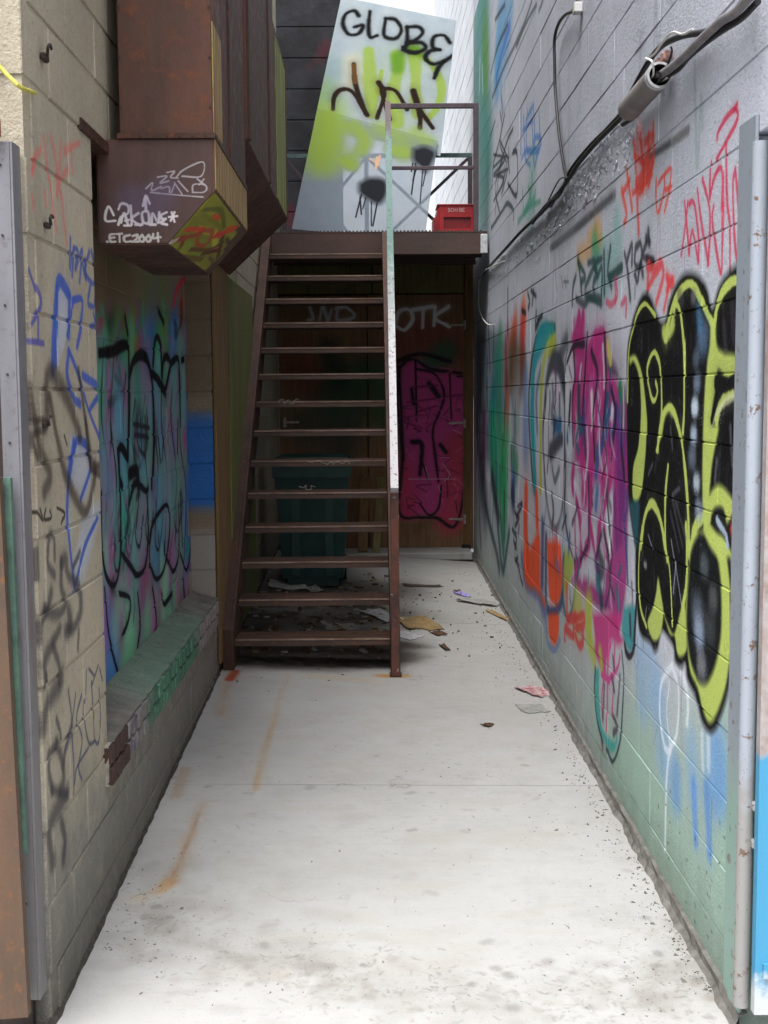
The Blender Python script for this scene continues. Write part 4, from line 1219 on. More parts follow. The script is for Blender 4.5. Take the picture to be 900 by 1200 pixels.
def sheet_mat(name, see, ca=(168, 177, 182), cb=(152, 164, 173)):
    n = NB(name)
    f = n.noise(5, 4, .6)
    col = n.mix(n.ramp(f, .35, .7), ca, cb)
    ic, ia = n.canvas(SH)
    col = n.mix(ia, col, ic)
    n.done(col, .6, 0, .06)
    tr = n.n('ShaderNodeBsdfTranslucent'); n.l(col, tr.inputs[0])
    m1 = n.n('ShaderNodeMixShader'); m1.inputs[0].default_value = .45
    n.l(n.b.outputs[0], m1.inputs[1]); n.l(tr.outputs[0], m1.inputs[2])
    tp = n.n('ShaderNodeBsdfTransparent')
    m2 = n.n('ShaderNodeMixShader')
    n.l(n.mul(n.mul(ia, -see, 'MULTIPLY'), see, 'ADD'), m2.inputs[0])
    n.l(m1.outputs[0], m2.inputs[1]); n.l(tp.outputs[0], m2.inputs[2])
    n.l(m2.outputs[0], n.t.nodes['Material Output'].inputs[0])
    return n.m
M_SHU = sheet_mat('frosted_sheet', .05)
M_SHL = sheet_mat('thin_frosted_sheet', .45, (150, 160, 172), (138, 150, 164))

# ------------------------------------------------------------------ ground
def sheet(name, x0, x1, y0, y1, z, m, nx=1, ny=1, parent=None, thick=0.0):
    b = MB()
    v = []
    for j in range(ny + 1):
        for i in range(nx + 1):
            x = x0 + (x1 - x0) * i / nx; y = y0 + (y1 - y0) * j / ny
            v.append((x, y, z(x, y) if callable(z) else z))
    f = [(j * (nx + 1) + i, j * (nx + 1) + i + 1, (j + 1) * (nx + 1) + i + 1, (j + 1) * (nx + 1) + i) for j in range(ny) for i in range(nx)]
    if thick:
        n = len(v)
        v += [(a, q, z_ - thick) for a, q, z_ in v]
        ring = [i for i in range(nx + 1)] + [j * (nx + 1) + nx for j in range(1, ny + 1)] + [ny * (nx + 1) + i for i in range(nx - 1, -1, -1)] + [j * (nx + 1) for j in range(ny - 1, 0, -1)]
        f += [(ring[k], ring[(k + 1) % len(ring)], ring[(k + 1) % len(ring)] + n, ring[k] + n) for k in range(len(ring))]
    b.add(v, f)
    return b.build(name, m, parent)

tag(sheet('ground', -600, 600, -600, 600, -.16, M_STREET), kind='structure')
tag(sheet('pavement', -12, 12, -2.6, 3.16, -.022, M_SLAB, 1, 1, None, .12), kind='structure')
floor = tag(sheet('floor', XL - .15, XR + .15, 3.165, 12.4, lambda x, y: fz(x, y) - .03, M_DIRT, 2, 8), kind='structure')
ys = [3.165, 5.186, 8.60, 11.52]
for i in range(3):
    sheet('slab', XL + .009, XR - .016, ys[i] + .003, ys[i + 1] - .003, fz, M_SLAB, 3, 8, floor, .03)

# broken concrete edge along the foot of the right wall
b = MB()
N = 170
v = []
for k in range(N + 1):
    y = 3.2 + (11.9 - 3.2) * k / N
    wd = .022 + .004 * math.sin(k * .9) * math.sin(k * .37) + rng.uniform(-.004, .004)
    h = .020 + rng.uniform(-.006, .006)
    z = fz(XR, y)
    v += [(XR - wd - .012, y, z - .004), (XR - wd + rng.uniform(0, .015), y, z + h * .7), (XR - .012, y, z + h + .02), (XR + .01, y, z + h + .03)]
f = [(4 * k + j, 4 * k + j + 1, 4 * k + j + 5, 4 * k + j + 4) for k in range(N) for j in range(3)]
tag(b.add(v, f).build('kerb_strip', M_KERB), kind='structure')
# dirt packed in the gap along the left wall
b = MB(); v = []
for k in range(N + 1):
    y = 3.22 + (11.9 - 3.22) * k / N
    z = fz(XL, y)
    wd = .013 + rng.uniform(-.003, .004)
    v += [(XL - .01, y, z + rng.uniform(.004, .02)), (XL + wd * .5, y, z + rng.uniform(.002, .012)), (XL + wd, y, z - .003)]
f = [(3 * k + j, 3 * k + j + 1, 3 * k + j + 4, 3 * k + j + 3) for k in range(N) for j in range(2)]
tag(b.add(v, f).build('gap_dirt', M_DIRT), kind='stuff')

# ------------------------------------------------------------------ block walls
def proj(p):
    d = np.array(p) - cC
    z = d @ cF
    return 450 + F_PX * (d @ cR) / z, 600 - F_PX * (d @ cU) / z, z

def block_mesh(name, L, H, T, sgn, m, ch=.004, cy=.004):
    # face in the plane x = 0 looking along -sgn... centre of the face at the origin
    o = [(-L / 2, -H / 2), (L / 2, -H / 2), (L / 2, H / 2), (-L / 2, H / 2)]
    i_ = [(-L / 2 + cy, -H / 2 + ch), (L / 2 - cy, -H / 2 + ch), (L / 2 - cy, H / 2 - ch), (-L / 2 + cy, H / 2 - ch)]
    v = [(0, a, q) for a, q in i_] + [(sgn * ch, a, q) for a, q in o] + [(sgn * T, a, q) for a, q in o]
    f = [(0, 1, 2, 3)] + [(k, (k + 1) % 4, 4 + (k + 1) % 4, 4 + k) for k in range(4)] + [(4 + k, 4 + (k + 1) % 4, 8 + (k + 1) % 4, 8 + k) for k in range(4)]
    return MB().add(v, f).mesh(name, m)

def blocks(X, sgn, y0, y1, z0, z1, zj, bl, bh, gy, gz, T, hole=None, yoff=0.0, inside=None):
    out = []
    k0 = math.floor((z0 - zj) / bh)
    k = k0
    while zj + k * bh < z1 - .01:
        za, zb = max(z0, zj + k * bh), min(z1, zj + (k + 1) * bh)
        y = y0 - bl + yoff + (bl / 2 if k % 2 else 0)
        while y < y1:
            ya, yb = max(y0, y), min(y1, y + bl)
            y += bl
            if yb - ya < .03 or zb - za < .02:
                continue
            segs = [(ya, yb, za, zb)]
            if hole:
                h0, h1, g0, g1 = hole
                if yb > h0 and ya < h1 and zb > g0 + .005 and za < g1 - .005:
                    segs = []
                    if ya < h0 - .02: segs.append((ya, h0 + gy / 2, za, zb))
                    if yb > h1 + .02: segs.append((h1 - gy / 2, yb, za, zb))
                    cy0, cy1 = max(ya, h0), min(yb, h1)
                    if za < g0 - .02: segs.append((cy0, cy1, za, g0 + gz / 2))
                    if zb > g1 + .02: segs.append((cy0, cy1, g1 - gz / 2, zb))
            for a, q, r, s in segs:
                out.append((X, (a + q) / 2, (r + s) / 2, q - a - gy, s - r - gz, sgn, T))
        k += 1
    return out

def lay(parent, lst, m, limit=300):
    def score(bk):
        px, py, d = proj((bk[0], bk[1], bk[2]))
        if d < .5: return -1
        vis = -60 < px < 960 and -60 < py < 1260
        A = bk[3] * bk[4] * abs(bk[0]) / d ** 3
        return A if vis else A * 1e-4
    lst = sorted(lst, key=score, reverse=True)
    cache = {}
    sx_ = lst[0][5] > 0
    for bk in lst[:limit]:
        key = (round(bk[3], 3), round(bk[4], 3), bk[5], bk[6])
        if key not in cache:
            cache[key] = block_mesh('block', bk[3], bk[4], bk[6], bk[5], m, .0025 if sx_ else .0035, .0006 if sx_ else .0025)
        o = link('block', cache[key], None, parent)
        o.location = (bk[0] + bk[5] * random.uniform(-.0012, .0016), bk[1], bk[2])
        o.rotation_euler = (0, random.uniform(-.003, .003), random.uniform(-.003, .003))
    if len(lst) > limit:
        b = MB()
        for X, y, z, L, H, sg, T in lst[limit:]:
            b.box(min(X, X + sg * T), max(X, X + sg * T), y - L / 2, y + L / 2, z - H / 2, z + H / 2)
        tag(b.build('block_courses', m, parent), kind='stuff')

HT = 6.0
rw = thing('block_wall', 'long grey painted block wall on the right, covered in magenta, orange and black and lime graffiti', 'wall')
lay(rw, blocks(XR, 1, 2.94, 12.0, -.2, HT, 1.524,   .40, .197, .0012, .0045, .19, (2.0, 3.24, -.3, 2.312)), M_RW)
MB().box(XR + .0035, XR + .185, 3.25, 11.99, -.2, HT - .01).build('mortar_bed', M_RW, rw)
MB().box(XR + .19, 7.0, 3.26, 3.44, -.2, HT).build('front_return', M_RW, rw)
MB().box(XR + .002, XR + .185, 2.945, 3.25, 2.318, HT - .01).build('mortar_bed', M_RW, rw)
MB().box(XR + .19, 7.0, 2.95, 3.256, 2.318, HT).build('front_return', M_RW, rw)

lw = thing('block_wall', 'cream block wall on the left with a walled-up recess full of green and purple graffiti', 'wall')
HOLE = (4.06, 6.97, .405, 2.478)
lst = blocks(XL, -1, 3.28, 12.4, -.2, HT, 2.478, .40, .197, .008, .009, .19, HOLE, yoff=.27)
lst += blocks(XM, -1, 4.07, 6.96, .42, 2.62, 2.478, .40, .197, .004, .006, .08)
lay(lw, lst, M_LW)
for o in [q for q in lw.children if q.name.startswith('block') and 'kind' not in q]:
    if abs(o.location.x - XM) < .01:                     # the infill of the recess carries its own paint
        o.data = o.data.copy() if o.data.materials[0] is not M_MU and o.data.users > 1 else o.data
        o.data.materials[0] = M_MU
b = MB()
xa, xb = XL - .185, XL - .005
b.box(xa, xb, 3.29, 4.056, -.2, HT - .01).box(xa, xb, 6.976, 12.39, -.2, HT - .01)
b.box(xa, xb, 4.056, 6.976, -.2, .40).box(xa, xb, 4.056, 6.976, 2.49, HT - .01)
b.build('mortar_bed', M_LW, lw)
MB().box(XM - .075, XM - .003, 4.065, 6.965, .41, 2.60).build('mortar_bed', M_MU, lw)
MB().box(-6.0, XL - .195, 3.30, 3.48, -.2, HT).build('front_return', M_LW, lw)
MB().box(XL - .12, XL + .008, 3.90, 7.2, 2.470, 2.483).box(XL + .002, XL + .008, 3.90, 7.2, 2.483, 2.505).build('lintel', M_RUST, lw)
MB().box(XM - .001, XM + .05, 5.05, 6.5, 2.30, 2.37, .006).build('ledge', M_KERB, lw)
MB().box(XM - .001, XM + .012, 5.15, 6.4, 2.372, 2.60).build('window_pane', simple('dark_glass', (24, 26, 30), None, 5, .3, bump=0), lw)
# brick sill, two courses of headers under a sloping cement wash
cache = {}
bl = .0745
n = int((6.97 - 4.0) / bl)
for k in range(n):
    for r in range(2):
        key = (r, k % 3, k < 4)
        if key not in cache:
            q = random.uniform(-.004, .004)
            cache[key] = MB().box(-.16, .027 + q, -bl / 2 + .005, bl / 2 - .005, .005, .064, .004).mesh('brick', M_BRICK if k < 4 else M_BRICKP)
        o = link('brick', cache[key], None, lw)
        o.location = (XL - .001, 4.005 + bl * (k + .5), .405 + r * .069)
        o.rotation_euler = (random.uniform(-.006, .006), random.uniform(-.008, .008), random.uniform(-.012, .012))
MB().box(XL - .12, XL + .013, 4.01, 6.965, .407, .541).build('sill_mortar', M_MORT, lw)
b = MB(); v = []
for k in range(60):
    y = 4.062 + 2.905 * k / 59
    e = rng.uniform(-.006, .006)
    v += [(XM - .002, y, .592), (XM + .03, y, .582 + e), (XL + .020 + e, y, .549 + e * .5), (XL + .018 + e, y, .541), (XM - .002, y, .54)]
f = [(5 * k + j, 5 * k + (j + 1) % 5, 5 * k + 5 + (j + 1) % 5, 5 * k + 5 + j) for k in range(59) for j in range(5)] + [(0, 1, 2, 3, 4), (295, 296, 297, 298, 299)]
b.add(v, f).build('cement_wash', M_SILL, lw)

fw = thing('white_wall', 'bright white painted wall beyond the landing, above the red crate', 'wall')
lst = blocks(XR, 1, 12.02, 19.0, 2.0, 7.4, 1.524, .40, .197, .004, .008, .19)
lay(fw, lst, M_WW)
MB().box(XR + .005, XR + .185, 12.03, 18.99, 2.0, 7.39).build('mortar_bed', M_WW, fw)
MB().box(XR + .012, XR + .05, 11.992, 12.028, 2.9, 6.1).build('corner_strip', M_GUARDT, fw)
dk = thing('black_wall', 'dark black-painted wall rising behind the leaning sheets at the left end of the landing', 'wall')
MB().box(-2.6, -.26, 12.9, 13.1, 2.0, 7.5).build('wall_face', M_DKW, dk)
for k in range(14):
    MB().box(-2.6, -.262, 12.894, 12.9, 2.6 + .3 * k, 2.888 + .3 * k, .004).build('course', M_DKW, dk)

# ------------------------------------------------------------------ duct on the left wall
du = thing('metal_duct', 'big rusty brown metal duct hanging on the left wall, chalk tags on its boxed end', 'duct')
y0, y1 = 4.30, 5.38
MB().box(-.826, -.515, y0, 5.40, 2.535, 6.2, .004).build('riser', M_DUCT, du)
b = MB()
for i in range(7):
    b.box(-.80 + .043 * i, -.794 + .043 * i, y0 - .016, y0 - .0125, 2.526, 2.532)
for z in np.arange(2.62, 3.6, .16):
    b.box(-.822, -.815, y0 - .004, y0 - .0005, z, z + .007).box(-.526, -.519, y0 - .004, y0 - .0005, z, z + .007)
tag(b.build('rivets', M_RUST, du), kind='stuff')
MB().box(-.5148, -.508, 4.78, 4.805, 2.54, 6.2).build('folded_seam', M_RUST, du)
MB().box(-.832, -.509, y0 - .012, y0 + .02, 2.520, 2.537).box(-.520, -.506, y0 + .02, 5.38, 2.520, 2.537).build('seam_flange', M_RUST, du)
prof = [(-.905, 2.174), (-.676, 2.174), (-.512, 2.351), (-.512, 2.519), (-.905, 2.519)]
MB().prism(prof, 1, y0, y1).build('elbow_box', M_DUCT, du)
MB().prism([(-.900, 2.180), (-.672, 2.180), (-.520, 2.345), (-.520, 2.516), (-.900, 2.516)], 1, y0 - .003, y0 + .01).build('front_plate', M_DUCTF, du)
d = np.array([.164, .177]); d /= np.hypot(*d); nn = np.array([d[1], -d[0]])
p0, p1 = np.array([-.676, 2.174]) + d * .006, np.array([-.512, 2.351]) - d * .006
MB().prism([tuple(p0), tuple(p0 + nn * .003), tuple(p1 + nn * .003), tuple(p1)], 1, y0 + .004, y1 - .004).build('chamfer_plate', M_DUCTC, du)
MB().box(-.514, -.509, y0 + .004, y1 - .004, 2.356, 2.518).build('side_plate', M_DUCTS, du)
MB().box(-.517, -.5125, y0 + .006, 4.55, 2.54, 2.90).build('peeling_strip', M_DUCTS, du)
prof = [(-.862, 2.41), (-.506, 2.74), (-.506, 3.66), (-.862, 3.66)]
MB().prism(prof, 1, 5.402, 7.92).build('hopper', M_DUCT, du)
for y in (5.45, 6.55, 7.84):
    MB().box(-.506, -.497, y, y + .05, 2.745, 3.655).build('stiffener', M_RUST, du)
MB().box(-.5055, -.501, 7.08, 7.835, 2.75, 3.62).build('painted_panel', M_DUCTY, du)
MB().box(-.84, -.56, 6.5, 7.7, 3.662, 6.2).build('riser', M_RUST, du)
MB().box(-.86, -.515, 6.45, 7.75, 4.25, 4.31).build('collar', M_RUST, du)

# ------------------------------------------------------------------ staircase
st_ = thing('staircase', 'steep rusty open-riser steel staircase climbing to the landing', 'staircase')
ZB, RISE, RUN, Y0 = .08, .193, .23, 7.16
SX0, SX1 = -.80, .105
tread = None
for k in range(14):
    if tread is None:
        b = MB()
        b.box(SX0 + .012, SX1 - .002, 0, .245, -.012, 0, .002).box(SX0 + .012, SX1 - .002, 0, .010, -.038, -.0122).box(SX0 + .012, SX1 - .002, .235, .245, -.04, -.0122)
        for j in range(5):
            b.box(SX0 + .02, SX1 - .01, .022 + j * .045, .034 + j * .045, .0002, .004)
        tread = b.mesh('tread', M_TREAD)
    e = MB().box(SX0 + .014, SX1 - .004, -.0022, .0085, -.007, .0016).build('nosing', M_NOSE, st_)
    e.location = (0, Y0 + RUN * k, ZB + RISE * (k + 1))
    o = link('tread', tread, None, st_)
    o.location = (0, Y0 + RUN * k, ZB + RISE * (k + 1))
for x0, x1, fl_ in ((SX0 - .006, SX0 + .012, -1), (SX1, SX1 + .018, 1)):
    b = MB()
    zf = fz(x0, 7.2)
    b.prism([(7.10, zf), (7.10, .34), (10.30, 2.965), (10.375, 2.965), (10.375, 2.70), (7.36, zf)], 0, x0, x1)
    xo0, xo1 = (x0 - .045, x0) if fl_ < 0 else (x1, x1 + .036)
    b.prism([(7.09, zf), (7.09, .345), (10.29, 2.968), (10.302, 2.955), (7.104, .333), (7.104, zf)], 0, xo0, xo1)
    b.prism([(7.36, zf), (7.40, zf), (10.375, 2.69), (10.375, 2.702)], 0, xo0, xo1)
    b.build('stringer', M_RUST, st_)
NX = .131
nz = onY(460, 577, 7.10)[2]
MB().box(NX - .024, NX + .024, 7.04, 7.088, fz(NX, 7.06), nz, .003).build('newel_post', M_NEWEL, st_)
MB().box(NX - .034, NX + .034, 7.02, 7.11, fz(NX, 7.06) + .001, fz(NX, 7.06) + .010).build('foot_plate', M_RUST, st_)
b = MB()
b.bar((NX, 7.045, nz + .012), (.158, 10.38, 3.985), .044, .05)
b.build('handrail', M_RAIL, st_)
for t in (.45, .8):
    y = 7.06 + (10.38 - 7.06) * t
    zt = nz + (3.98 - nz) * t
    MB().box(NX + .004 + .018 * t, NX + .030 + .018 * t, y - .015, y + .015, zt - .95, zt - .02).build('baluster', M_NEWEL, st_)
# marker scribbles on three treads (flat print on their noses)
def scribble(px0, px1, py, k, m, seed, n=9, amp=4):
    r = np.random.default_rng(seed)
    y = Y0 + RUN * k - .0015
    pts = [onY(px0 + (px1 - px0) * i / n + r.uniform(-2, 2), py + r.uniform(-amp, amp), y) for i in range(n + 1)]
    P = crom(pts, 4)
    b = MB()
    for a, q in zip(P[:-1], P[1:]):
        b.bar((a[0], y, a[2]), (q[0], y, q[2]), .003, .003, (0, 1, 0))
    b.build('marker_tag', m, st_)
scribble(362, 410, 542, 5, M_STRAP, 3, 16, 2.5)
scribble(325, 350, 470, 7, M_STRAP, 5, 10, 3)
scribble(350, 368, 571, 4, M_STRAP, 6, 9, 3)

# ------------------------------------------------------------------ landing
la = thing('landing', 'rusty steel landing at the top of the stairs, guard rail at its right edge', 'platform')
b = MB()
b.box(XL + .01, XR - .02, 10.385, 10.393, 2.80, 2.972).box(XL + .01, XR - .02, 10.393, 10.45, 2.80, 2.808).box(XL + .01, XR - .02, 10.383, 10.45, 2.972, 2.980)
b.build('edge_channel', M_DECK, la)
b = MB()
for i in range(60):
    x = XL + .03 + i * (XR - XL - .08) / 60
    b.box(x, x + .014, 10.384, 10.40, 2.9802, 2.990)
tag(b.build('grating_teeth', M_DECK, la), kind='stuff')
for i in range(4):
    MB().box(XL + .01, XR - .02, 10.452 + i * .52, 10.966 + i * .52, 2.958, 2.970).build('deck_plate', M_DECK, la)
for y in (10.9, 11.5, 12.3):
    MB().box(XL + .01, XR - .02, y, y + .06, 2.83, 2.956).build('joist', M_DECK, la)
MB().box(XR - .075, XR - .018, 10.36, 10.384, 2.80, 2.955, .006).build('corner_block', M_PVCW, la)
GX0, GX1 = .162, .868
MB().box(GX1 - .020, GX1 + .020, 10.40, 10.44, 2.981, 3.995, .003).build('guard_post', M_GUARD, la)
MB().box(GX0 - .016, GX0 + .016, 10.404, 10.436, 2.981, 3.955, .003).build('guard_post', M_GUARDT, la)
MB().box(GX0 - .018, GX1 + .02, 10.402, 10.438, 3.958, 3.996, .003).build('top_rail', M_GUARD, la)
MB().box(GX0 + .017, GX1 - .021, 10.408, 10.432, 3.475, 3.503, .003).build('mid_rail', M_GUARD, la)

bgd = thing('brace_railing', 'thin steel railing with crossed braces behind the frosted sheet', 'railing')
BY = 12.0
zr = onY(545, 182, BY)[2]
xs = [-.78, -.02, .945]
for x in xs:
    MB().box(x - .02, x + .02, BY - .02, BY + .02, 2.972, zr - .019).build('post', M_GUARD, bgd)
MB().box(xs[0] - .02, xs[2] + .02, BY - .018, BY + .018, zr - .018, zr + .018).build('top_rail', M_GUARDT, bgd)
for a, q in zip(xs[:-1], xs[1:]):
    MB().bar((a + .02, BY + .004, 2.99), (q - .02, BY + .004, zr - .03), .014, .028).build('brace', M_GUARD, bgd)
    MB().bar((a + .02, BY - .012, zr - .03), (q - .02, BY - .012, 2.99), .014, .028).build('brace', M_GUARD, bgd)

# two frosted sheets leaning back against that railing
def on_lean(px, py, off=0.0):
    n = np.array([0, 1, -LEAN])
    d = ray(px, py)
    P0 = SHO + np.array([0, -off, 0])
    return cC + d * (np.dot(P0 - cC, n) / np.dot(d, n))
def panel(name, label, pts, off, th, m):
    P = [on_lean(px, py, off) for px, py in pts]
    n = np.array([0, 1, -LEAN]); n = n / np.linalg.norm(n) * th
    o = MB().hexa([P[0], P[1], P[2], P[3], P[0] + n, P[1] + n, P[2] + n, P[3] + n]).build(name, m)
    return tag(o, label, 'panel')
panel('frosted_sheet', 'tall frosted white sheet leaning on the landing, black lettering GLOBE across its top', [(368, 145), (516, 183), (535, 24), (400, -4)], 0.0, .006, M_SHU)
panel('frosted_sheet', 'thin translucent sheet standing below the GLOBE one, with two dripping black blots', [(342, 268), (497, 284), (513, 165), (372, 127)], .03, .004, M_SHL)

# red bottle crate
P = onY(508, 272, 10.55); Q = onY(557, 239, 10.55)
x0, x1, zt = P[0], Q[0] - .004, Q[2]
cr = thing('plastic_crate', 'red plastic bottle crate with white lettering on the landing', 'crate')
cy0, cy1, zb = 10.55, 10.85, 2.9725
b = MB()
xa = x0 + .05
b.box(xa, x1, cy0, cy0 + .012, zt - .105, zt - .012)
b.box(xa, xa + .035, cy0, cy0 + .012, zb, zt - .1052).box(x1 - .03, x1, cy0, cy0 + .012, zb, zt - .1052)
b.box(xa + .0352, x1 - .0302, cy0, cy0 + .012, zb, zb + .05)
b.build('front_wall', M_RED, cr)
MB().box(xa + .0352, x1 - .0302, cy0 + .013, cy0 + .02, zb + .0502, zt - .1054).build('recess', M_DRED, cr)
MB().box(xa + .08, x1 - .08, cy0 - .004, cy0 - .0005, zb + .004, zb + .03).build('hand_hole_shade', M_DRED, cr)  # raised darker plate painting in the shade of a hand hole
b = MB()
b.prism([(x0, zb), (xa - .002, zb), (xa - .002, zt - .012), (x0 + .028, zt - .05), (x0 + .028, zt - .10), (x0, zt - .11)], 1, cy0 + .002, cy1)
b.build('side_wall', M_RED, cr)
for i in range(3):
    MB().box(x0 + .006 + i * .014, x0 + .012 + i * .014, cy0 - .003, cy0 + .0015, zb + .01, zt - .125).build('rib', M_DRED, cr)
MB().box(x0 + .03, x1 + .006, cy0 - .008, cy1, zt - .0118, zt, .003).build('rim', M_RED, cr)
b = MB().box(x1 - .012, x1, cy0 + .0122, cy1, zb, zt - .0122).box(xa, x1 - .0122, cy1 - .012, cy1, zb, zt - .0122)
b.build('back_wall', M_DRED, cr)
def letters(txt, x, y, z, h, wd, m, parent, r=.0022):
    G = {'S': "1,.85 .6,1 .1,.85 .1,.6 .9,.42 .9,.15 .5,0 0,.12", 'C': "1,.85 .55,1 .1,.8 0,.5 .1,.15 .55,0 1,.12", 'H': "0,1 0,0|0,.5 1,.5|1,1 1,0", 'I': ".5,1 .5,0", 'B': "0,0 0,1 .7,1 .9,.8 .7,.55 0,.52|.7,.55 1,.3 .75,0 0,0", 'E': "1,1 0,1 0,0 1,0|0,.5 .8,.5"}
    b = MB()
    for i, chh in enumerate(txt):
        for s in G[chh].split('|'):
            pts = [tuple(float(t) for t in p.split(',')) for p in s.split()]
            for a, q in zip(pts[:-1], pts[1:]):
                b.bar((x + (i + a[0] * .72) * wd, y, z + a[1] * h), (x + (i + q[0] * .72) * wd, y, z + q[1] * h), .002, r * 2, (0, 1, 0))
    b.build('lettering', m, parent)
letters('SCHIBE', xa + .07, cy0 - .001, zt - .062, .028, .024, M_PRINT, cr, .0026)

# ------------------------------------------------------------------ door wall under the landing
dr = thing('wooden_door', 'dark double wooden door under the landing, magenta graffiti and pale OTK on its right leaf', 'door')
zd = fz(.3, 12) + .012
MB().box(-.02, .885, DY, DY + .05, zd + .01, 2.60, .004).build('door_leaf', M_DOOR, dr)
MB().box(-.86, -.03, DY + .004, DY + .054, zd + .01, 2.595, .004).build('door_leaf', M_DOOR, dr)
MB().box(.892, .972, DY - .03, DY + .06, zd, 2.95, .004).build('door_jamb', M_JAMB, dr)
for x0_, x1_ in ((-.86, .02), (.03, .885)):
    MB().box(x0_, x1_, DY - .006, DY + .04, 2.612, 2.95, .003).build('head_board', M_DOOR2, dr)
MB().box(.875, .89, DY - .012, DY + .02, zd + .02, 2.6).build('edge_strip', M_JAMB, dr)
hz = [onY(545, y, DY)[2] for y in (381, 496, 608)]
for i, z in enumerate(hz):
    b = MB().box(.74, .878, DY - .008, DY - .001, z - .008, z + .008).box(.8785, .90, DY - .036, DY - .0135, z - .04, z + .04)
    b.tube([(.886, DY - .045, z - .045), (.886, DY - .045, z + .045)], .009, 8, False)
    b.build('hinge', M_STRAP, dr)
z = onY(340, 495, DY)[2]; x = onY(332, 495, DY)[0]
MB().box(x, x + .03, DY - .012, DY + .003, z - .045, z + .045).box(x + .0302, x + .15, DY - .009, DY + .003, z - .01, z + .012).build('hinge', M_STRAP, dr)
MB().box(XL + .004, XR - .006, 12.065, 12.10, zd, 2.956).build('backing', M_IRON_SHADE, dr)  # added behind the leaves to keep outside light from showing in the gaps
tag(MB().box(XL + .03, XR - .05, 11.54, 12.04, fz(0, 11.5) - .05, fz(0, 11.6) + .014, .006).build('threshold', M_SLAB), kind='structure')
MB().box(.86, .94, 11.90, 11.96, fz(.9, 12) + .013, fz(.9, 12) + .10, .004).build('door_stop', M_TYRE, dr)
GRP = 'boards leaning by the bin'
for i, (pa, pb, m_, lab) in enumerate((((425, 652), (428, 556), M_JAMB, 'narrow timber board leaning at the door just right of the green bin'), ((441, 652), (446, 560), M_DOOR2, 'upright timber board between the bin and the handrail post'))):
    a, q = onY(*pa, 11.6), onY(*pb, 11.9)
    o = MB().bar((a[0], 11.62, fz(a[0], 11.6) + .02), (q[0], 11.93, q[2]), .085 - .02 * i, .022, (0, 1, 0)).build('timber_board', m_)
    tag(o, lab, 'board', GRP)

# wheeled bin
wb = thing('wheelie_bin', 'dark green wheeled rubbish bin standing behind the stairs', 'bin')
bx, by, zf = -.455, 9.98, fz(-.45, 9.9)
P = []
for z, sx, sy in ((zf + .07, .235, .24), (zf + .95, .285, .32)):
    P += [(bx - sx, by - sy, z), (bx + sx, by - sy, z), (bx + sx, by + sy, z), (bx - sx, by + sy, z)]
MB().hexa(P).build('body', M_BIN, wb)
MB().box(bx - .305, bx + .305, by - .345, by + .34, zf + .952, zf + .985, .008).box(bx - .28, bx + .28, by - .31, by + .31, zf + .9852, zf + 1.015, .012).build('lid', M_BIN, wb)
b = MB()
for i in range(2):
    b.box(bx - .16 + .26 * i, bx - .10 + .26 * i, by - .30, by - .20, zf + .10, zf + .90)
b.build('rib', M_BIN, wb)
MB().box(bx - .30, bx + .30, by - .335, by - .318, zf + .86, zf + .945).build('front_lip', M_BIN, wb)
for s in (-1, 1):
    MB().tube([(bx + s * .20, by + .2, zf + .1), (bx + s * .25, by + .2, zf + .1)], .1, 16, False).build('wheel', M_TYRE, wb)
MB().tube([(bx - .25, by + .36, zf + .93), (bx + .25, by + .36, zf + .93)], .015, 8, False).build('handle', M_BIN, wb)
MB().box(bx - .2, bx + .2, by - .2, by - .1, zf + .002, zf + .069).build('foot', M_BIN, wb)

# boards standing against the left wall beside the stairs
for i, (ya, yb, m_, lab) in enumerate(((7.0, 7.62, simple('brown_ply', (120, 96, 62), (92, 74, 48), 9, .85, stretch=(1, 4, .2)), 'weathered brown board standing on the left wall just past the recess'), (7.64, 9.2, simple('olive_streaked_board', (110, 114, 62), (72, 72, 46), 8, .85, stretch=(1, 5, .12)), 'olive streaked board on the left wall beside the stairs'))):
    tag(MB().box(XL + .003, XL + .021 + .006 * i, ya, yb, fz(XL, ya) + .06, 2.40 - .02 * i, .004).build('wall_board', m_), lab, 'board', 'boards on the left wall')

# ------------------------------------------------------------------ gate posts at the mouth of the alley
tag(MB().box(-1.6, -.918, 3.255, 3.285, -.1, 2.29).build('gap_shade', M_IRON_SHADE), 'dark sheet standing in for the shade in the gap between the steel channel and the rusty gate edge', 'panel')  # dark sheet added to paint in the shaded gap beside the channel
ch = thing('steel_channel', 'pale galvanised steel channel standing at the front edge of the left wall', 'post')
cz0, cz1 = .085, 2.30
MB().box(-.932, -.888, 3.205, 3.212, cz0, cz1, .002).build('face', M_CHAN, ch)
MB().box(-.888, -.882, 3.205, 3.278, cz0, cz1, .001).build('flange', M_CHAN, ch)
for k in range(12):
    b = MB().tube([(-.912, 3.205, .35 + .172 * k), (-.912, 3.201,   .35 + .172 * k)], .0032, 8, False)
    b.build('bolt', M_IRON_SHADE, ch)
tag(MB().box(-.99, -.905, 3.17, 3.20, cz1 + .006, cz1 + .055, .004).build('red_bracket', simple('faded_red_paint', (150, 70, 60), (110, 60, 54), 30, .7)), 'faded red metal bracket above the top of the steel channel', 'bracket')
gl = thing('gate_leaf', 'rusty brown edge of an open steel gate at the far left', 'gate')
GY = 3.12
A = [onY(-3, 1195, GY), onY(33, 1192, GY), onY(-1, 560, GY), onY(-38, 560, GY)]
b = MB().hexa([(p[0], GY, p[2]) for p in A] + [(p[0], GY + .03, p[2]) for p in A])
b.build('stile', M_GATE, gl)
A = [onY(22, 1000, 3.16), onY(31, 1000, 3.16), onY(12, 560, 3.16), onY(0, 560, 3.16)]
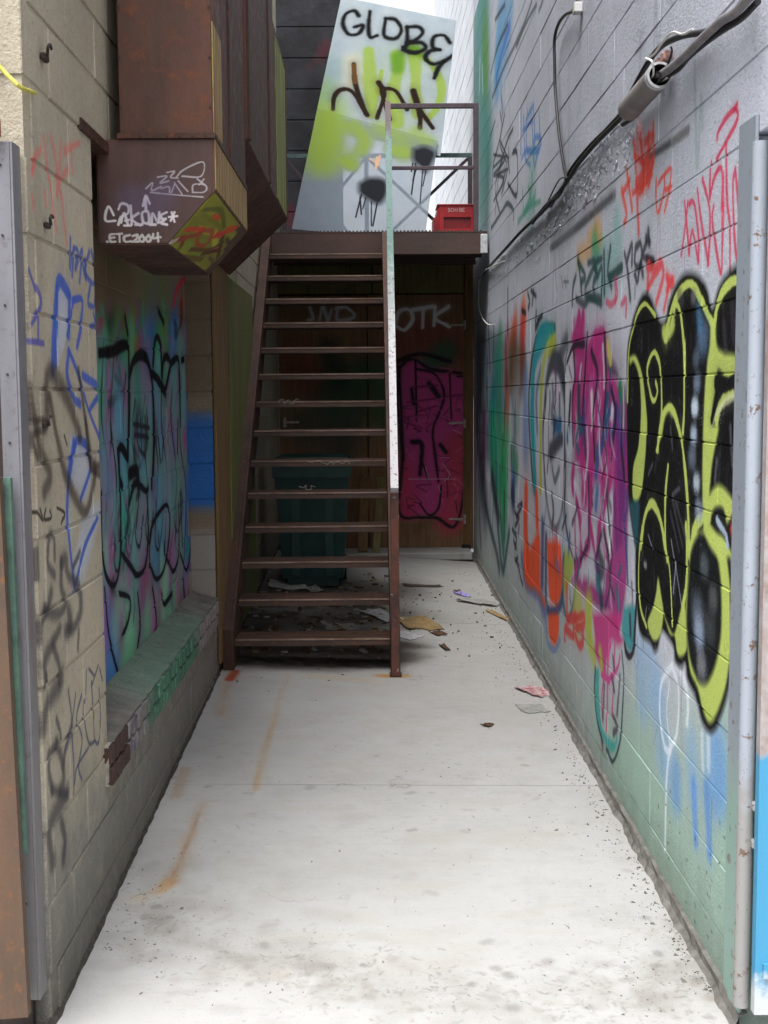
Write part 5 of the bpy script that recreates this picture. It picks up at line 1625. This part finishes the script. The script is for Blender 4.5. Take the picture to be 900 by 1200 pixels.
MB().hexa([(p[0], 3.16, p[2]) for p in A] + [(p[0], 3.18, p[2]) for p in A]).build('stop_strip', M_GATEG, gl)

pj = thing('gate_jamb', 'chipped white pipe and pale steel flange at the front edge of the right wall', 'post')
MB().box(XR - .010, XR - .001, 3.215, 3.362, .02, 2.36, .002).build('flange', M_FLANGE, pj)
pt, pb = onY(892, 166, 3.20), onY(868, 1178, 3.20)
px_ = (pt[0] + pb[0]) / 2
MB().tube([(pb[0], 3.20, max(.01, pb[2])), (pt[0], 3.20, pt[2])], .021, 20, False).build('pipe', M_PIPE, pj, True)
for z in (.60, .50):
    MB().box(pb[0] + .012, pb[0] + .075, 3.165, 3.19, z - .012, z + .012, .004).build('hinge', M_PIPE, pj)
lf = thing('gate_leaf', 'gate leaf painted bright blue low down at the far right', 'gate')
A = [onY(881, 1185, 3.15), onY(960, 1185, 3.15), onY(985, 166, 3.15), onY(903, 166, 3.15)]
MB().hexa([(p[0], 3.13, p[2]) for p in A] + [(p[0], 3.16, p[2]) for p in A]).build('leaf_panel', M_LEAF, lf)
MB().box(A[0][0] + .02, A[0][0] + .35, 3.122, 3.1295, .16, .20).build('rail', M_LEAF, lf)

# ------------------------------------------------------------------ cables and pipes on the right wall
def wpts(s, off=.02):
    return [tuple(onX(float(a), float(b_), XR - off)) for a, b_ in (t.split(',') for t in s.split())]
def cable(name, label, cat, s, r, m, off=.02, n=10):
    o = MB().tube(wpts(s, off), r, n).build(name, m, None, True)
    return tag(o, label, cat)
cable('cable', 'thick black cable drooping past the broken grey pipe, top right', 'cable', "880,-12 866,8 850,26 828,37 800,42 778,52 763,68 750,90 738,112", .010, M_CABLE, .03)
cable('conduit', 'grey painted conduit running up to the top right corner of the wall', 'conduit', "884,-10 862,14 846,24 826,42 806,62 788,78 768,92", .013, M_GREYP, .05)
cable('cable', 'black cable running down from the broken pipe to the landing', 'cable', "748,112 728,138 700,166 678,192 665,212 650,232 634,250 612,270 592,292 574,312 562,326", .010, M_CABLE, .018)
cable('cable', 'second thin black cable bunched beside the one below the broken pipe', 'cable', "752,96 733,126 712,150 690,172 668,200 656,228 640,240 624,262", .008, M_CABLE, .02)
cable('cable', 'black cable bowed in a loop below the white clip', 'cable', "673,13 663,17 655,27 650,45 650,75 651,110 655,155 660,190 664,210", .008, M_CABLE, .03)
cable('wire', 'thin white wire hanging off the end of the landing', 'wire', "592,306 577,312 564,322 561,340 561,358 565,372 572,380 580,380", .0045, M_WHITE, .03, 6)
cable('wire', 'loose thin dark wire looped on the wall below the bowed cable', 'wire', "664,208 656,210 648,224 642,238 646,242 655,226 662,216", .004, M_CABLE, .012, 6)
cable('cable', 'black cable strapped along the underside of the grey conduit, top right', 'cable', "888,2 868,22 846,36 824,52 806,68 796,80 780,92 760,118 744,136 730,146", .009, M_CABLE, .03)
cable('wire', 'stray pale wire sticking out above the mouth of the broken pipe', 'wire', "812,34 800,40 788,38 776,50 768,62 758,70", .004, M_WHITE, .05, 6)
q = onX(674.5, 10, XR - .03)
tag(MB().box(q[0] - .01, XR - .001, q[1] - .03, q[1] + .03, q[2] - .022, q[2] + .022, .004).build('cable_clip', M_WHITE), 'white cable clip high on the right wall', 'clip')
pp = thing('broken_pipe', 'short broken length of fat grey pipe hanging among the cables', 'pipe')
a, q = np.array(onX(773, 88, XR - .055)), np.array(onX(737, 128, XR - .055))
b = MB().tube([a, (a + q) / 2, q], .040, 24, False, False)
b.build('sleeve', M_PVC, pp, True)
dd = (q - a) / np.linalg.norm(q - a)
MB().tube([a + dd * .004, a + dd * .2], .034, 24, False, False).build('bore', M_IRON_SHADE, pp)
b = MB()
k0 = len(b.v)
b.tube([a - dd * .004, a + dd * .03], .0412, 24, False, False)
u1 = Vector(dd).orthogonal().normalized(); u2 = Vector(dd).cross(u1)
v = []
for j in range(24):
    t = 2 * math.pi * j / 24
    e = u1 * math.cos(t) + u2 * math.sin(t)
    v += [tuple(Vector(a - dd * .004) + e * .0412), tuple(Vector(a - dd * .004) + e * .0335)]
b.add(v, [(2 * j, 2 * ((j + 1) % 24), 2 * ((j + 1) % 24) + 1, 2 * j + 1) for j in range(24)])
b.build('broken_rim', M_PVCW, pp)
for k in range(4):
    e = u1 * math.cos(1.3 * k) * .018 + u2 * math.sin(1.3 * k) * .018
    q0 = Vector(a + dd * .05) + e
    MB().tube([tuple(q0), tuple(Vector(a - dd * .02) + e * 1.3), tuple(Vector(a - dd * .05) + e * 2 + Vector((0, 0, .03))), tuple(Vector(a - dd * .01) + e * 2.6 + Vector((0, 0, .05)))], .0035, 6).build('loose_wire', M_WHITE if k % 2 else M_CABLE, pp)
b = MB()
for _ in range(9):
    t = rng.uniform(0, 1)
    p = np.array(onX(768 + 22 * t + rng.normal(0, 4), 84 - 26 * t + rng.normal(0, 4), XR - rng.uniform(.005, .03)))
    s_ = rng.uniform(.006, .016)
    b.box(p[0] - s_, p[0] + s_, p[1] - s_ * 2, p[1] + s_ * 2, p[2] - s_, p[2] + s_, s_ * .4)
tag(b.build('pink_insulation', M_PINK), kind='stuff')
# lumps of old mortar and paint that were smeared along the cable run
b = MB()
for _ in range(520):
    t = rng.uniform(0, 1)
    c0 = np.array([745, 150]) * (1 - t) + np.array([585, 322]) * t
    p = np.array(onX(c0[0] + rng.normal(3, 9), c0[1] + rng.normal(-2, 10), XR - .001))
    s_ = abs(rng.normal(0, .009)) + .003
    k = rng.uniform(.6, 2.2)
    n6 = 6
    ring = [(p[0], p[1] + s_ * k * math.cos(2 * math.pi * j / n6) * rng.uniform(.6, 1.3), p[2] + s_ * math.sin(2 * math.pi * j / n6) * rng.uniform(.6, 1.3)) for j in range(n6)]
    top = (p[0] - s_ * rng.uniform(.25, .6), p[1] + rng.normal(0, s_ * .3), p[2] + rng.normal(0, s_ * .3))
    b.add(ring + [top], [(j, (j + 1) % n6, n6) for j in range(n6)])
tag(b.build('mortar_lumps', M_RW, None, True), kind='stuff')

# ------------------------------------------------------------------ fittings on the left wall
def hook(label, px, py, s, seed):
    p = np.array(onX(px, py, XL))
    b = MB()
    b.box(p[0], p[0] + .03 * s, p[1] - .03 * s, p[1] + .05 * s, p[2] - .018 * s, p[2] + .018 * s, .004)
    b.tube([(p[0] + .02, p[1] - .02 * s, p[2]), (p[0] + .05 * s, p[1] - .06 * s, p[2] + .03 * s), (p[0] + .05 * s, p[1] - .02 * s, p[2] + .055 * s), (p[0] + .04 * s, p[1] + .05 * s, p[2] + .052 * s)], .004, 8)
    o = b.build('iron_hook', M_IRON_SHADE)
    return tag(o, label, 'hook', 'iron fittings on the left wall')
hook('bent black iron hook high on the cream wall', 48, 67, .55, 1)
hook('rusty iron stub in the faded red graffiti on the cream wall', 52, 264, .45, 2)
hook('small rusted iron stub beside the middle of the steel channel', 50, 498, .42, 3)
pts = [tuple(onY(-14, 62, 3.26)), tuple(onY(6, 85, 3.25)), tuple(onX(24, 102, XL + .012)), tuple(onX(41, 109, XL + .008))]
tag(MB().tube(pts, .0055, 8).build('yellow_rope', M_YEL, None, True), 'yellow rope end tied across the top left corner', 'rope')

# ------------------------------------------------------------------ litter on the slab
def scrap(name, label, cat, px, py, w_, l_, rot, m, curl=.01, seed=0, group=None, lift=.004, n=5):
    r = np.random.default_rng(seed)
    p = onF(px, py)
    v = []
    for j in range(n + 1):
        for i in range(n + 1):
            a, q = i / n - .5, j / n - .5
            ja = (r.uniform(-.10, .10) if i in (0, n) or j in (0, n) else 0)
            x, y = (a + ja * .7) * w_, (q + ja) * l_
            X = p[0] + x * math.cos(rot) - y * math.sin(rot)
            Y = p[1] + x * math.sin(rot) + y * math.cos(rot)
            z = fz(X, Y) + lift + .45 * curl * (abs(a * 2) ** 2 * r.uniform(.3, 1) + r.uniform(0, .35))
            v.append((X, Y, z))
    f = [(j * (n + 1) + i, j * (n + 1) + i + 1, (j + 1) * (n + 1) + i + 1, (j + 1) * (n + 1) + i) for j in range(n) for i in range(n)]
    k = len(v)
    v += [(a, q, s - .0025) for a, q, s in v]
    f += [tuple(t + k for t in q[::-1]) for q in f]
    ring = [i for i in range(n + 1)] + [j * (n + 1) + n for j in range(1, n + 1)] + [n * (n + 1) + i for i in range(n - 1, -1, -1)] + [j * (n + 1) for j in range(n - 1, 0, -1)]
    f += [(ring[t], ring[(t + 1) % len(ring)], ring[(t + 1) % len(ring)] + k, ring[t] + k) for t in range(len(ring))]
    return tag(MB().add(v, f).build(name, m), label, cat, group)
LG = 'litter on the alley floor'
scrap('cardboard_piece', 'torn tan piece of cardboard lying right of the handrail post', 'cardboard', 488, 731, .24, .42, .3, M_CARD, .03, 1, LG)
scrap('paper_sheet', 'flat white paper with a violet edge just right of the newel foot', 'paper', 474, 745, .16, .22, .8, M_PAPER, .008, 2, LG)
scrap('paper_sheet', 'creased white paper glimpsed between the two lowest treads near the newel', 'paper', 446, 722, .16, .42, .5, M_PAPER, .03, 3, LG)
scrap('card_booklet', 'red and white printed card near the foot of the right wall', 'card', 627, 811, .13, .22, .5, M_REDPAPER, .02, 4, LG)
scrap('card_scrap', 'flat grey card in front of the red and white printed one', 'card', 624, 831, .14, .16, .2, M_GREYPAPER, .004, 5, LG)
scrap('paper_scrap', 'small violet paper scrap in the middle of the far slab', 'paper', 541, 697, .07, .20, .4, M_VIOLET, .02, 6, LG)
scrap('newsprint', 'crumpled newsprint lying near the right wall beyond the violet scrap', 'paper', 560, 707, .13, .30, 1.0, M_GREYPAPER, .035, 7, LG)
scrap('paper_scrap', 'pale torn strip close to the right wall foot, right of the newsprint', 'paper', 584, 722, .05, .40, .3, M_CARD, .02, 8, LG)
scrap('rag', 'dirty white rag under the stairs in front of the green bin', 'rag', 338, 687, .30, .34, .1, M_PAPER, .05, 9, LG)
scrap('rag', 'smaller pale rag right of the dirty white one under the stairs', 'rag', 366, 691, .12, .24, .3, M_GREYPAPER, .04, 10, LG)
scrap('driftwood_stick', 'dark broken stick lying across the slab behind the handrail', 'stick', 496, 687, .30, .10, .1, M_STICK, .02, 11, LG)
scrap('dead_leaf', 'dark curled leaf right of the tan cardboard', 'leaf', 513, 743, .08, .12, .5, M_LEAFD, .02, 12, LG)
scrap('dead_leaf', 'dark leaf on the slab midway between the cardboard and the right wall', 'leaf', 521, 760, .035, .16, .2, M_LEAFD, .03, 13, LG)
scrap('dead_leaf', 'curled black leaf alone on the slab left of the red card', 'leaf', 571, 851, .05, .05, .9, M_LEAFD, .02, 14, LG)
scrap('paper_scrap', 'white scrap lying right behind the lowest tread', 'paper', 352, 752, .06, .14, .3, M_PAPER, .03, 15, LG)
scrap('paper_scrap', 'grey paper strip flattened under the second tread', 'paper', 400, 735, .22, .2, .1, M_GREYPAPER, .01, 16, LG)
scrap('dead_leaf', 'small dark leaf beside the far end of the right kerb', 'leaf', 536, 693, .05, .08, .1, M_LEAFD, .02, 17, LG)

for nm, mm, cnt in (('paper_flakes', M_GREYPAPER, 70), ('leaf_flakes', M_LEAFD, 170), ('card_flakes', M_CARD, 34)):
    b = MB()
    for _ in range(cnt):
        px, py = (rng.uniform(285, 455), rng.uniform(672, 765)) if rng.random() < .9 else (rng.uniform(480, 590), rng.uniform(680, 770))
        p = onF(px, py); s_ = rng.uniform(.006, .016) if px > 470 else rng.uniform(.010, .04); a0 = rng.uniform(0, 6.3)
        pts = [(p[0] + s_ * rng.uniform(.4, 1) * math.cos(a0 + 1.257 * j), p[1] + s_ * rng.uniform(.5, 1.4) * math.sin(a0 + 1.257 * j)) for j in range(5)]
        lo = [(x, y, fz(x, y) + .003) for x, y in pts]
        hi = [(x, y, fz(x, y) + .006 + rng.uniform(0, .008)) for x, y in pts]
        b.add(lo + hi, [(0, 1, 2, 3, 4), (5, 6, 7, 8, 9)] + [(j, (j + 1) % 5, 5 + (j + 1) % 5, 5 + j) for j in range(5)])
    tag(b.build(nm, mm), kind='stuff')
b = MB()
def grain(px, py, s_):
    p = onF(px, py)
    if not (XL + .03 < p[0] < XR - .03) or p[1] < 3.17:
        return
    z = fz(p[0], p[1])
    v = [(p[0] + s_ * rng.uniform(-1, 1), p[1] + s_ * rng.uniform(-1, 1), z + (s_ * rng.uniform(.3, .9) if j else 0)) for j in (0, 0, 0, 1)]
    b.add(v, [(0, 1, 3), (1, 2, 3), (2, 0, 3), (0, 2, 1)])
for (px, py), nn_, sx, sy, sz in (((330, 1120), 110, 70, 40, .004), ((780, 1110), 200, 50, 50, .005), ((560, 1160), 70, 120, 25, .004), ((170, 1080), 180, 40, 40, .006), ((500, 900), 160, 150, 120, .005), ((370, 720), 900, 70, 28, .018), ((560, 710), 200, 40, 30, .008), ((700, 1010), 120, 40, 60, .006), ((590, 770), 90, 30, 50, .006)):
    for _ in range(nn_):
        grain(px + rng.normal(0, sx), py + rng.normal(0, sy), abs(rng.normal(0, sz * .5)) + .0015)
for _ in range(500):
    t = rng.uniform(0, 1)
    grain(850 - 290 * t - abs(rng.normal(0, 12)) - 14, 1165 - 505 * t, abs(rng.normal(0, .004)) + .002)
tag(b.build('grit', M_GRIT), kind='stuff')
bpy.context.view_layer.update()
